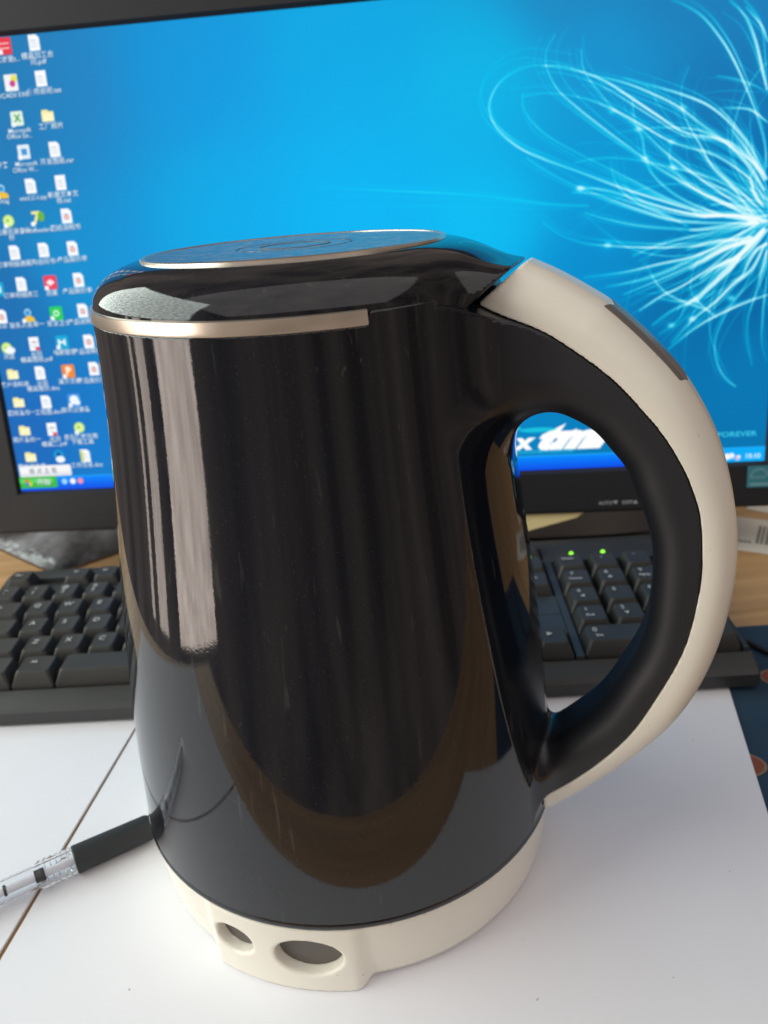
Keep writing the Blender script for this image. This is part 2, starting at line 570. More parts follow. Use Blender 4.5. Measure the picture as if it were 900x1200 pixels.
# ------------------------------------------------------------------ table and papers
desk = empty('desk', 'pale brown wooden desk top under the kettle, keyboard and monitor', 'desk', (0, 0, 0))
bm = bmesh.new()
box(bm, -0.330, 1.05, -0.176, 0.85, -0.030, 0.0)
bm_obj('desk_top', bm, M['wood'], desk, bevel=0.002)
def sheet(name, pts, z0, t, label, cat, mt, sub=10, wav=0.0002):
    """a sheet of paper: quad pts (front-left, front-right, back-right, back-left), gently wavy"""
    V = []; F = []
    p = [Vector((x, y, 0)) for x, y in pts]
    for s in (0, 1):
        for i in range(sub + 1):
            for j in range(sub + 1):
                u, v = i / sub, j / sub
                q = (p[0] * (1 - u) + p[1] * u) * (1 - v) + (p[3] * (1 - u) + p[2] * u) * v
                w = wav * (math.sin(5 * u + 2 * v) * math.sin(4 * v + 1) + 1)
                V.append((q.x, q.y, z0 + (t + w if s else 0)))
    K = (sub + 1) ** 2
    g = lambda s, i, j: s * K + i * (sub + 1) + j
    for i in range(sub):
        for j in range(sub):
            F.append((g(1, i, j), g(1, i + 1, j), g(1, i + 1, j + 1), g(1, i, j + 1)))
            F.append((g(0, i, j), g(0, i, j + 1), g(0, i + 1, j + 1), g(0, i + 1, j)))
        F.append((g(0, i, 0), g(0, i + 1, 0), g(1, i + 1, 0), g(1, i, 0)))
        F.append((g(0, i + 1, sub), g(0, i, sub), g(1, i, sub), g(1, i + 1, sub)))
        F.append((g(0, 0, i + 1), g(0, 0, i), g(1, 0, i), g(1, 0, i + 1)))
        F.append((g(0, sub, i), g(0, sub, i + 1), g(1, sub, i + 1), g(1, sub, i)))
    o = mesh(name, V, F, mt, smooth=False)
    auto_smooth(o, 30)
    return tag(o, label, cat)

sheet('paper_sheet', [(-0.1435, -0.127), (0.1290, -0.122), (0.1925, 0.0760), (-0.0985, 0.090)], 0.0005, 0.0008,
      'white sheet of paper under the black kettle', 'paper', M['paper'])
sheet('paper_sheet', [(-0.325, -0.115), (-0.1462, -0.127), (-0.0997, 0.090), (-0.300, 0.105)], 0.0005, 0.0009,
      'white sheet of paper left of the kettle, under the pen barrel and the keyboard front', 'paper', M['paper'])

# ------------------------------------------------------------------ kettle
PHI = R(-25)
kettle = empty('electric_kettle', 'glossy black electric kettle with ivory base and looped handle standing on white paper', 'kettle', (0, 0, 0.0015), PHI)
ZB, ZR = 0.0275, 0.2070
prof_z = np.array([0.018, 0.0275, 0.0499, 0.0724, 0.0948, 0.1172, 0.1397, 0.1621, 0.1845, 0.2070, 0.2160])
prof_r = np.array([0.0779, 0.0774, 0.0763, 0.0749, 0.0729, 0.0703, 0.0675, 0.0648, 0.0628, 0.0617, 0.0615])
prof_c = np.polyfit(prof_z, prof_r, 6)
COLLAR = R(50)

mm = lambda l: [(a / 1000.0, b / 1000.0) for a, b in l]
OUT = mm([(49.1, 224.9), (61.0, 219.9), (71.0, 215.0), (79.1, 211.2), (88.7, 205.7), (94.3, 201.8), (104.4, 192.5), (113.7, 182.1), (121.3, 169.4), (126.6, 155.9), (130.2, 140.0), (130.8, 120.0), (127.3, 97.2), (119.6, 76.2), (107.4, 58.5), (90.2, 39.8), (76.0, 27.2), (65.3, 19.0)])
BND = mm([(46, 209.6), (54, 207.6), (60, 204.6), (66, 201.8), (76.5, 197.6), (85.5, 192), (94.5, 185.2), (101.6, 178), (108.4, 170), (113.8, 161.5), (117.3, 154), (120, 145), (121.4, 129), (120.3, 114), (118, 102), (112.5, 87), (104, 69), (91, 52), (76, 38), (64, 29)])
INN = mm([(50, 175), (60, 175), (68, 175), (78, 173.5), (84, 171), (90, 167.5), (95, 162), (99, 157), (102, 150), (106, 140), (108, 130), (108, 113), (106, 100), (101, 88), (93, 73), (80, 59), (66, 46)])
outc, bndc, innc = spline(OUT, 6), spline(BND, 6), spline(INN, 6)
HPOLY = np.vstack([outc, innc[::-1]])
BPOLY = np.vstack([bndc, [(0.02, 0.0)], [(-0.02, 0.1)], [(0.02, 0.2100)]])
HW, HR = 0.0145, 0.0086

def memo2(fn_poly):
    """polygon distance; evaluated once per (x, z) column on grids"""
    def f(X, Z):
        if X.ndim == 3:
            g = poly_sdf(X[:, 0, :], Z[:, 0, :], fn_poly)
            return np.repeat(g[:, None, :], X.shape[1], axis=1)
        return poly_sdf(X, Z, fn_poly)
    return f
dH2, dB2 = memo2(HPOLY), memo2(BPOLY)

def d_handle(X, Y, Z):
    hr = HR + 0.0030 * sstep(0.125, 0.185, Z)
    a = dH2(X, Z) + hr
    b = np.abs(Y) - HW + hr
    return np.minimum(np.maximum(a, b), 0) + np.hypot(np.maximum(a, 0), np.maximum(b, 0)) - hr

def d_barrel(X, Y, Z, z0=ZB + 0.0003):
    Rr = np.hypot(X, Y)
    zc = np.clip(Z, 0.018, 0.216)
    side = (Rr - np.polyval(prof_c, zc)) * 0.998
    az = np.abs(np.arctan2(Y, X))
    z1 = ZR + 0.0029 * sstep(COLLAR + 0.015, COLLAR - 0.015, az)
    return smax(side, smax(Z - z1, z0 - Z, 0.0005), 0.0012)

def d_shell(X, Y, Z):
    k = 0.006 + 0.016 * sstep(0.09, 0.17, Z)
    hb = smax(d_handle(X, Y, Z), dB2(X, Z) + 0.0001, 0.0004)
    body_ = d_barrel(X, Y, Z)
    u = smin(body_, hb, k)
    az = np.abs(np.arctan2(Y, X))
    z1 = ZR + 0.0029 * sstep(COLLAR + 0.015, COLLAR - 0.015, az)
    u = np.where(np.hypot(X, Y) < 0.0665, smax(u, smax(Z - z1, ZB + 0.0003 - Z, 0.0005), 0.001), u)
    u = np.where((X > 0.0525) & (Z > 0.12), smax(u, dB2(X, Z) + 0.0001, 0.0005), u)
    return u

P, Fc, Nn = surface_net(d_shell, (-0.0815, -0.0815, 0.0245), (0.1275, 0.0815, 0.2150), 0.0011)
db = d_barrel(P[:, 0], P[:, 1], P[:, 2])
satin = sstep(0.0005, 0.012, db) * sstep(0.055, 0.066, P[:, 0])
az_ = np.abs(np.arctan2(P[:, 1], P[:, 0])) + 2.0 * (P[:, 1] > 0.004)
fw = 0.06 + np.clip((P[:, 2] - 0.028) / 0.065, 0, 1) * 0.34
satin = np.maximum(satin, 0.75 * sstep(fw + 0.03, fw - 0.03, az_) * sstep(0.105, 0.085, P[:, 2]))
fgrip = (db[Fc].mean(1) > 0.0012) & (P[Fc][:, :, 0].mean(1) > 0.045) & (P[Fc][:, :, 2].mean(1) > ZB + 0.002) & (P[Fc][:, :, 2].mean(1) < ZR + 0.0025)
net_obj('body', P, Fc, Nn, M['black'], kettle, ~fgrip, satin)
net_obj('handle_grip', P, Fc, Nn, M['black'], kettle, fgrip, satin)

# ivory outer shell of the handle, with a recess for the grey inlay
SA, SB = np.array((0.0938, 0.2020)), np.array((0.1142, 0.1813))
SD = (SB - SA) / np.linalg.norm(SB - SA)
SL = np.linalg.norm(SB - SA)
CUT0 = np.array((0.0580, 0.2045)); CUTN = np.array((11.0, -13.0)) / math.hypot(11, 13)
def d_slot(X, Y, Z, grow=0.0):
    s = (X - SA[0]) * SD[0] + (Z - SA[1]) * SD[1]
    # ends are slanted across the strip
    s = s + np.abs(Y) * 0.35
    a = np.maximum(-s, s - SL)
    b = np.abs(Y) - 0.0072
    return smax(a, b, 0.001) - grow
def d_ivory(X, Y, Z):
    h = d_handle(X, Y, Z)
    d = smax(h, -dB2(X, Z) + 0.0001, 0.0004)
    cut = -((X - CUT0[0]) * CUTN[0] + (Z - CUT0[1]) * CUTN[1])
    d = smax(d, cut, 0.0006)
    d = smax(d, 0.0775 - X - 1000 * np.maximum(Z - 0.09, 0), 0.0006)
    return d
P, Fc, Nn = surface_net(d_ivory, (0.052, -0.0178, 0.018), (0.1345, 0.0178, 0.226), 0.0009)
shell = net_obj('handle_shell', P, Fc, Nn, M['ivory'], kettle)
def d_inlay(X, Y, Z):
    h = d_handle(X, Y, Z)
    return smax(d_slot(X, Y, Z), smax(h - 0.00015, -(h + 0.0012), 0.0002), 0.0002)
P, Fc, Nn = surface_net(d_inlay, (0.088, -0.0125, 0.174), (0.122, 0.0125, 0.211), 0.00045)
net_obj('handle_inlay', P, Fc, Nn, M['inlay'], kettle)

# gilt rim between body and lid, broken by the collar
V, F = lathe([(0.0607, ZR - 0.0008), (0.0619, ZR - 0.0008), (0.0621, ZR - 0.0003), (0.0619, ZR + 0.0027), (0.0613, ZR + 0.0030), (0.0607, ZR + 0.0030)],
             COLLAR + 0.006, 2 * math.pi - COLLAR - 0.006, 180, True)
auto_smooth(mesh('rim_band', V, F, M['gold'], kettle), 40)

# lid
TE, TN = 0.004, -0.002
def d_lid(X, Y, Z):
    w = sstep(0.2115, 0.220, Z)
    Zs = Z - w * (TE * np.clip(X, -0.06, 0.045) + TN * np.clip(Y, -0.06, 0.06))
    Rr = np.hypot(X, Y)
    q1 = np.maximum(Rr - 0.0425, 0) / 0.0186; q2 = np.maximum(Zs - 0.2090, 0) / 0.0122
    dome = ((q1 ** 2.05 + q2 ** 2.05 + 1e-12) ** (1 / 2.05) - 1) * 0.0145
    top = 0.2152 - np.maximum(X - 0.055, 0) * 0.05
    br = 0.009
    a = np.maximum(Z - top, 0.1950 - Z) + br
    b = np.abs(Y) - 0.0185 - 0.25 * np.clip(0.070 - X, 0, 0.03) + br
    c2 = 0.044 - X
    q = np.hypot(np.maximum(a, 0), np.maximum(b, 0)) + np.minimum(np.maximum(a, b), 0) - br
    ext = np.maximum(q, c2)
    d = smin(dome, ext, 0.0075)
    d = smax(d, 0.2088 - 0.0062 * sstep(0.046, 0.056, X) - Z, 0.0006)
    cut = ((X - CUT0[0]) * CUTN[0] + (Z - CUT0[1]) * CUTN[1]) + 0.0010
    return smax(d, cut, 0.0008)
P, Fc, Nn = surface_net(d_lid, (-0.0652, -0.0652, 0.2010), (0.0785, 0.0652, 0.2262), 0.0012)
lid = net_obj('lid', P, Fc, Nn, M['lidblack'], kettle)
ztilt = lambda x, y: TE * x + TN * y
def tilted(V, dz=0.0):
    return [(x, y, z + ztilt(x, y) + dz) for x, y, z in V]
V, F = lathe([(0.0, 0.2216), (0.0165, 0.2216), (0.0170, 0.2212), (0.0176, 0.2212), (0.0181, 0.2216), (0.030, 0.22165), (0.0442, 0.2216)], n=128)
o = mesh('lid_disc', tilted(V), F, M['disc'], lid); auto_smooth(o, 30)
V, F = lathe([(0.0442, 0.2207), (0.0442, 0.2218), (0.0449, 0.2220), (0.0456, 0.2217), (0.0458, 0.2200)], n=128)
o = mesh('lid_trim_ring', tilted(V), F, M['gold'], lid); auto_smooth(o, 40)
V, F = lathe([(0.0100, 0.2215), (0.0102, 0.22175), (0.0108, 0.22175), (0.0110, 0.2215)], n=64)
o = mesh('lid_badge_ring', tilted(V), F, M['recess'], lid); auto_smooth(o, 40)

# pouring lip
V, F = lathe([(0.0, 1.0), (0.5, 0.87), (0.87, 0.5), (1.0, 0.0), (0.87, -0.5), (0.5, -0.87), (0.0, -1.0)], n=24)
V = [(-0.0600 + x * 0.0050, y * 0.011, 0.2062 + z * 0.0045) for x, y, z in V]
mesh('spout_lip', V, F, M['steel'], kettle)

# ivory base with the two-hole block
BASE_POLY = [(-0.01, 0.0006), (0.0712, 0.0006), (0.0730, 0.0014), (0.0741, 0.0035), (0.0750, 0.0085), (0.0759, 0.0160), (0.0766, 0.0240), (0.0768, 0.0269), (-0.01, 0.0269)]
HOLES = [(R(-79.9), 0.0146, 0.0112, 0.0073), (R(-99.4), 0.0150, 0.0074, 0.0054)]
BLK_C, BLK_W = R(-87.0), R(20.8)
def d_base(X, Y, Z):
    Rr = np.hypot(X, Y)
    a = np.arctan2(Y, X)
    d = poly_sdf(Rr, Z, BASE_POLY)
    rb = 0.0769 + 0.0009 * sstep(0.024, 0.004, Z)
    e = (np.abs(a - BLK_C) - BLK_W) * Rr
    br = 0.0048
    q1 = Rr - rb + br; q2 = e + br; q3 = np.maximum(Z - 0.0269, -Z + 0.0001) + 0.0010
    blk = np.hypot(np.maximum(q1, 0), np.maximum(q2, 0)) + np.minimum(np.maximum(q1, q2), 0) - br
    blk = smax(blk, q3 - 0.0010, 0.0012)
    blk = np.maximum(blk, 0.060 - Rr)
    d = smin(d, blk, 0.0035)
    d = smax(d, Z - 0.0269, 0.0006)
    for ha, hz, hs, hh in HOLES:
        s = (a - ha) * 0.0775
        el = (np.sqrt((s / hs) ** 2 + ((Z - hz) / hh) ** 2 + 1e-9) - 1) * min(hs, hh)
        d = smax(d, -np.maximum(el, 0.0728 - Rr), 0.0010)
    return d
P, Fc, Nn = surface_net(d_base, (-0.0812, -0.0812, -0.0012), (0.0812, 0.0812, 0.0290), 0.0010)
base = net_obj('base', P, Fc, Nn, M['ivory'], kettle)
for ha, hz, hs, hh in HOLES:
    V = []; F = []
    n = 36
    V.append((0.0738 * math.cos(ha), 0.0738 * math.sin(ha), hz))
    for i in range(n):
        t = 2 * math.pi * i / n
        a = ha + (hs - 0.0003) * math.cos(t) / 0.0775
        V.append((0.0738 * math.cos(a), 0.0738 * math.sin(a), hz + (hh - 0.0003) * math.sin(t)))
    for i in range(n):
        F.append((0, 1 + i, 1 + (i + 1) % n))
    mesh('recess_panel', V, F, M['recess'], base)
V, F = lathe([(0.0, 0.0262), (0.0760, 0.0262), (0.0774, 0.0272), (0.07765, 0.0278), (0.07755, 0.0290), (0.0765, 0.0310), (0.0, 0.0310)], n=96)
auto_smooth(mesh('body_hem', V, F, M['lidblack'], kettle), 40)
V, F = lathe([(0.0, 0.2060), (0.0600, 0.2060), (0.0600, 0.2110), (0.0, 0.2110)], n=96)
mesh('lid_gasket', V, F, M['dark'], kettle, smooth=False)

# ------------------------------------------------------------------ monitor
mon_x, mon_y, mon_z, mon_yaw, mon_tilt = -0.1995, 0.2739, 0.0612, -0.1821, 0.1305
SW, SH = 0.48, 0.48 * 0.5625
mon = empty('computer_monitor', 'black widescreen monitor behind the kettle showing a blue desktop with icons', 'monitor', (mon_x, mon_y, 0.0), mon_yaw)
# local: x to the right along the screen, y away from the viewer, z up; tilt about the screen's lower edge
tiltm = Matrix.Translation((0, 0, mon_z)) @ Matrix.Rotation(-mon_tilt, 4, 'X')
def T(V):
    return [tuple(tiltm @ Vector(v)) for v in V]
BB, BT, BS = 0.0285, 0.0205, 0.0205   # bezel below, above, beside
def frame_bars():
    bm = bmesh.new()
    # picture-frame with a bevelled inner lip
    o_ = [(-BS, -BB), (SW + BS, -BB), (SW + BS, SH + BT), (-BS, SH + BT)]
    i_ = [(0, 0), (SW, 0), (SW, SH), (0, SH)]
    i2 = [(-0.0022, -0.0022), (SW + 0.0022, -0.0022), (SW + 0.0022, SH + 0.0022), (-0.0022, SH + 0.0022)]
    rings = [([(x, 0.040, z) for x, z in o_]),
             ([(x, -0.0018, z) for x, z in [(-BS, -BB), (SW + BS, -BB), (SW + BS, SH + BT), (-BS, SH + BT)]]),
             ([(x, -0.0026, z) for x, z in [(-BS + .0018, -BB + .0018), (SW + BS - .0018, -BB + .0018), (SW + BS - .0018, SH + BT - .0018), (-BS + .0018, SH + BT - .0018)]]),
             ([(x, -0.0023, z) for x, z in i2]),
             ([(x, 0.0006, z) for x, z in i_])]
    vs_ = [[bm.verts.new(p) for p in r] for r in rings]
    for a, b in zip(vs_[:-1], vs_[1:]):
        for k in range(4):
            bm.faces.new((a[k], a[(k + 1) % 4], b[(k + 1) % 4], b[k]))
    bm.faces.new(vs_[0][::-1])
    bmesh.ops.transform(bm, matrix=tiltm, verts=bm.verts)
    return bm
bm_obj('bezel', frame_bars(), M['bezel'], mon)
bm = bmesh.new()
v0 = [bm.verts.new(p) for p in ((0.02, 0.0401, 0.0), (SW - 0.02, 0.0401, 0.0), (SW - 0.02, 0.0401, SH - 0.01), (0.02, 0.0401, SH - 0.01))]
v1 = [bm.verts.new(p) for p in ((0.12, 0.075, 0.06), (SW - 0.12, 0.075, 0.06), (SW - 0.12, 0.075, SH - 0.07), (0.12, 0.075, SH - 0.07))]
bm.faces.new(v0); bm.faces.new(v1)
for k in range(4):
    bm.faces.new((v0[k], v0[(k + 1) % 4], v1[(k + 1) % 4], v1[k]))
bmesh.ops.transform(bm, matrix=tiltm, verts=bm.verts)
bm_obj('back_housing', bm, M['bezel'], mon, bevel=0.004)
bm = bmesh.new()
box(bm, SW / 2 - 0.045, SW / 2 + 0.045, 0.052, 0.075, 0.010, 0.16)
bm_obj('stand_neck', bm, M['stand'], mon, bevel=0.004)
bm = bmesh.new()
pts = []
for i in range(64):
    t = 2 * math.pi * i / 64
    c_, s_ = math.cos(t), math.sin(t)
    pts.append((SW / 2 + 0.02 + 0.205 * math.copysign(abs(c_) ** 0.5, c_), 0.072 + 0.070 * math.copysign(abs(s_) ** 0.5, s_)))
prism(bm, pts, 0.0005, 0.0125)
bm_obj('stand_foot', bm, M['stand'], mon, bevel=0.003, seg=3)

CUR = [(1,1,[(0.7379,0.9090),(0.7276,0.8780),(0.7285,0.8450),(0.7413,0.8039),(0.7636,0.7673),(0.7896,0.7299),(0.8197,0.6887),(0.8574,0.6400),(0.9105,0.5826),(0.9485,0.5460),(0.9754,0.5157)]),
(1,0.8,[(0.7670,0.8782),(0.7708,0.8360),(0.7893,0.7912),(0.8080,0.7552),(0.8341,0.7210),(0.8643,0.6705),(0.9099,0.6081),(0.9481,0.5589),(0.9754,0.5157)]),
(1,0.9,[(0.7708,0.8330),(0.7230,0.8529),(0.6971,0.8494),(0.6746,0.8284),(0.6621,0.7965),(0.6624,0.7656),(0.6733,0.7329),(0.6995,0.6949),(0.7297,0.6689),(0.7713,0.6382),(0.8168,0.6038),(0.8584,0.5762),(0.9114,0.5440),(0.9489,0.5331),(0.9754,0.5157)]),
(1.2,1.2,[(0.7230,0.8529),(0.7451,0.8486),(0.7708,0.8330),(0.7965,0.8114),(0.8224,0.7806),(0.8558,0.7395),(0.8857,0.7049),(0.9226,0.6877),(0.9411,0.6760),(0.9640,0.6390),(0.9799,0.5994)]),
(1,0.6,[(0.7004,0.8035),(0.7002,0.7790),(0.7112,0.7466),(0.7336,0.7125),(0.7637,0.6803),(0.7976,0.6476),(0.8279,0.6184),(0.8734,0.5744),(0.9189,0.5431),(0.9754,0.5157)]),
(1,0.7,[(0.7004,0.7974),(0.7228,0.8004),(0.7524,0.7933),(0.7820,0.7770),(0.8117,0.7516),(0.8415,0.7200),(0.8714,0.6882),(0.9011,0.6688),(0.9272,0.6499),(0.9652,0.6012),(0.9812,0.5612)]),
(1,0.9,[(0.7032,0.6786),(0.7334,0.6430),(0.7638,0.6135),(0.7980,0.5868),(0.8361,0.5595),(0.8741,0.5355),(0.9119,0.5245),(0.9754,0.5157)]),
(1.3,1.4,[(0.7638,0.6135),(0.7979,0.6029),(0.8358,0.5789),(0.8738,0.5550),(0.9115,0.5388),(0.9489,0.5344),(0.9754,0.5157)]),
(1,0.7,[(0.8886,0.8283),(0.8820,0.7964),(0.8817,0.7604),(0.8890,0.7229),(0.9046,0.6777),(0.9204,0.6320),(0.9435,0.5913),(0.9754,0.5157)]),
(1,0.7,[(0.8261,0.7740),(0.8284,0.7371),(0.8381,0.6988),(0.8423,0.6608),(0.8540,0.6214),(0.8808,0.5799),(0.9188,0.5464),(0.9754,0.5157)]),
(1.2,0.9,[(0.8666,0.9506),(0.8809,0.9399),(0.9026,0.9137),(0.9250,0.8671),(0.9404,0.8239),(0.9563,0.7682),(0.9686,0.7183),(0.9775,0.6682),(0.9809,0.6243)]),
(1.3,1.2,[(0.9300,0.9411),(0.9483,0.9098),(0.9602,0.8677),(0.9688,0.8198),(0.9768,0.7713)]),
(1,0.7,[(0.9478,0.9270),(0.9664,0.8899),(0.9744,0.8599)]),
(1,0.5,[(0.9195,0.8061),(0.9411,0.7971),(0.9630,0.7822),(0.9777,0.7652)]),
(1,0.6,[(0.8083,0.7139),(0.8415,0.7181),(0.8709,0.7161),(0.9002,0.7079),(0.9225,0.6908),(0.9452,0.6600),(0.9726,0.6003)]),
(1.3,1.1,[(0.7745,0.8295),(0.8148,0.8088),(0.8479,0.7831),(0.8774,0.7549),(0.9074,0.7143),(0.9337,0.6801),(0.9606,0.6332),(0.9805,0.5804)]),
(1,0.9,[(0.8147,0.8178),(0.8477,0.7982),(0.8843,0.7751),(0.9137,0.7499),(0.9401,0.7099),(0.9634,0.6577),(0.9795,0.6120)]),
(1,0.7,[(0.9247,0.7454),(0.9437,0.7094),(0.9632,0.6639),(0.9792,0.6183)]),
(1,0.6,[(0.9265,0.7452),(0.9572,0.7380),(0.9797,0.7107)]),
(1.1,0.9,[(0.8714,0.6882),(0.8701,0.6572),(0.8799,0.6245),(0.9029,0.5899),(0.9332,0.5639),(0.9675,0.5309)]),
(1,0.6,[(0.7599,0.6619),(0.7900,0.6675),(0.8274,0.6596),(0.8648,0.6422),(0.9097,0.6176),(0.9474,0.5844),(0.9706,0.5498)]),
(1,0.6,[(0.8013,0.6597),(0.8091,0.6143),(0.8283,0.5799),(0.8588,0.5503),(0.8932,0.5202)]),
(1.6,0.35,[(0.4528,0.6522),(0.5311,0.6356),(0.6447,0.6113),(0.7262,0.5841),(0.7768,0.5745)]),
(1,0.7,[(0.7215,0.5471),(0.7446,0.5179),(0.7717,0.4982),(0.7987,0.4904),(0.8447,0.4812),(0.8903,0.4779),(0.9354,0.4826),(0.9754,0.5157)]),
(1.2,0.6,[(0.7715,0.5608),(0.7983,0.5445),(0.8365,0.5269),(0.8820,0.5150),(0.9197,0.5093),(0.9754,0.5157)]),
(1.6,0.8,[(0.8296,0.4656),(0.8599,0.4847),(0.8975,0.4969),(0.9348,0.5056),(0.9754,0.5157)]),
(1.2,0.7,[(0.7718,0.4282),(0.8184,0.4332),(0.8605,0.4454),(0.9133,0.4627),(0.9754,0.5144)]),
(1.2,0.7,[(0.7992,0.4048),(0.8379,0.4142),(0.8760,0.4336),(0.9208,0.4685),(0.9718,0.5116)]),
(1.6,0.8,[(0.8188,0.3856),(0.8610,0.4117),(0.8988,0.4378),(0.9357,0.4733),(0.9754,0.5144)]),
(1.6,1,[(0.8387,0.3492),(0.8616,0.3743),(0.8920,0.3982),(0.9290,0.4410),(0.9721,0.5018)]),
(1.8,1.2,[(0.8547,0.3164),(0.8776,0.3452),(0.9079,0.3694),(0.9300,0.4008),(0.9517,0.4385),(0.9688,0.4892)]),
(1.8,1.2,[(0.8788,0.2755),(0.9050,0.3251),(0.9311,0.3601),(0.9493,0.3920),(0.9710,0.4231),(0.9842,0.4743)]),
(1.2,0.8,[(0.8752,0.2618),(0.8980,0.2946),(0.9206,0.3201),(0.9469,0.3414),(0.9693,0.3561),(0.9917,0.3672)]),
(1.4,0.8,[(0.8629,0.2946),(0.8857,0.3236),(0.8966,0.3569),(0.9226,0.3949),(0.9479,0.4389),(0.9761,0.4948)]),
(1.2,0.6,[(0.9856,0.4347),(0.9789,0.4089),(0.9539,0.3645),(0.9364,0.3046),(0.9317,0.2633),(0.9367,0.2205),(0.9472,0.1911),(0.9595,0.1721)]),
(1.2,0.5,[(0.9776,0.2167),(0.9698,0.2805),(0.9702,0.3287),(0.9798,0.3820),(0.9860,0.4214),(0.9861,0.4741)]),
(1,0.4,[(0.9948,0.2221),(0.9873,0.2718),(0.9869,0.3406),(0.9891,0.4078)]),
(1.2,0.5,[(0.9380,0.3865),(0.9117,0.3689),(0.8849,0.3650),(0.8616,0.3743)]),
(1,0.5,[(0.8451,0.4504),(0.8612,0.4015),(0.8809,0.3722),(0.9239,0.3403)]),
(1,0.5,[(0.9132,0.4693),(0.9027,0.4306),(0.8998,0.3906),(0.9081,0.3625),(0.9320,0.3258)]),
(2.2,1.6,[(0.8980,0.5512),(0.9071,0.5398),(0.9294,0.5359),(0.9531,0.5330),(0.9785,0.5210),(0.9860,0.5176)]),
(2.4,1.1,[(0.8959,0.5101),(0.9078,0.5113),(0.9270,0.5142),(0.9521,0.5177),(0.9787,0.5159)]),
(2.8,1.4,[(0.8937,0.4712),(0.9085,0.4800),(0.9308,0.4853),(0.9531,0.4853),(0.9678,0.4888)]),
(3,1.6,[(0.8975,0.4311),(0.9094,0.4431),(0.9270,0.4595),(0.9460,0.4731),(0.9709,0.4832),(0.9821,0.5026)]),
(3.2,1.8,[(0.9102,0.4084),(0.9248,0.4281),(0.9395,0.4397),(0.9541,0.4512),(0.9725,0.4805),(0.9836,0.5025)]),
(2.4,1.2,[(0.9481,0.3989),(0.9598,0.4110),(0.9665,0.4367),(0.9761,0.4618),(0.9875,0.4735)]),
(1.8,0.9,[(0.9811,0.4007),(0.9821,0.4165),(0.9841,0.4426),(0.9880,0.4605)]),
(2,1.3,[(0.9185,0.5576),(0.9362,0.5593),(0.9571,0.5492),(0.9724,0.5295),(0.9816,0.5155)]),
(1.8,1.1,[(0.9035,0.6983),(0.9255,0.6868),(0.9554,0.6497),(0.9721,0.6253),(0.9831,0.6015)]),
(1.4,0.9,[(0.9379,0.7059),(0.9579,0.6617),(0.9816,0.6017)]),
(1.6,1,[(0.9041,0.6711),(0.9338,0.6450),(0.9627,0.6040),(0.9678,0.5783),(0.9790,0.5516)]),
(1.4,0.8,[(0.9042,0.6662),(0.9211,0.6318),(0.9470,0.5909),(0.9717,0.5499),(0.9842,0.5255)]),
(1.4,0.8,[(0.9055,0.6112),(0.9370,0.5846),(0.9659,0.5481),(0.9844,0.5203)]),
(1.2,0.6,[(0.9692,0.6256),(0.9639,0.6114),(0.9644,0.5963),(0.9711,0.5678),(0.9806,0.5463)]),
]
HOT = [(0.7668,0.6099,2.2),(0.7998,0.4916,1.8),(0.9061,0.3627,1.6),(0.9031,0.3253,2),(0.9481,0.3651,1.4),(0.8781,0.3140,1.4),(0.9680,0.5160,2),(0.8833,0.7510,1.2),(0.8714,0.6882,1.2),(0.8423,0.6608,1.2),(0.8341,0.7179,1),(0.8741,0.6379,1.3),(0.8035,0.7558,0.9)]
ICON = [('red',0.0813,0.9816),('doc',0.1192,0.9827),('pal',0.0823,0.9099),('txt',0.1208,0.9129),('xls',0.0823,0.8385),('fold',0.1220,0.8383),('wordd',0.0840,0.7705),('doc',0.1241,0.7706),('user',0.0463,0.6918),('doc',0.0856,0.6995),('txt',0.1252,0.7017),('ball',0.0487,0.6297),('seven',0.0865,0.6307),('ppt',0.1262,0.6314),('doc',0.0494,0.5611),('doc',0.0887,0.5623),('ppt',0.1275,0.5615),('doc',0.0512,0.4911),('pink',0.0907,0.4906),('ppt',0.1290,0.4921),('cyan',0.0176,0.4832),('ppt',0.0167,0.4214),('user',0.0531,0.4196),('green',0.0920,0.4214),('ppt',0.1283,0.4235),('ball2',0.0159,0.3486),('pdf',0.0547,0.3547),('cyan',0.0937,0.3548),('ppt',0.1300,0.3532),('fold',0.0176,0.2862),('doc',0.0561,0.2867),('orange',0.0955,0.2870),('ppt',0.1313,0.2896),('fold',0.0189,0.2187),('doc',0.0575,0.2173),('blue',0.0972,0.2179),('fold',0.0201,0.1499),('pdf',0.0593,0.1508),('ball',0.0982,0.1517),('fold',0.0219,0.0841),('blue2',0.0626,0.0851),('doc2',0.1003,0.0822)]
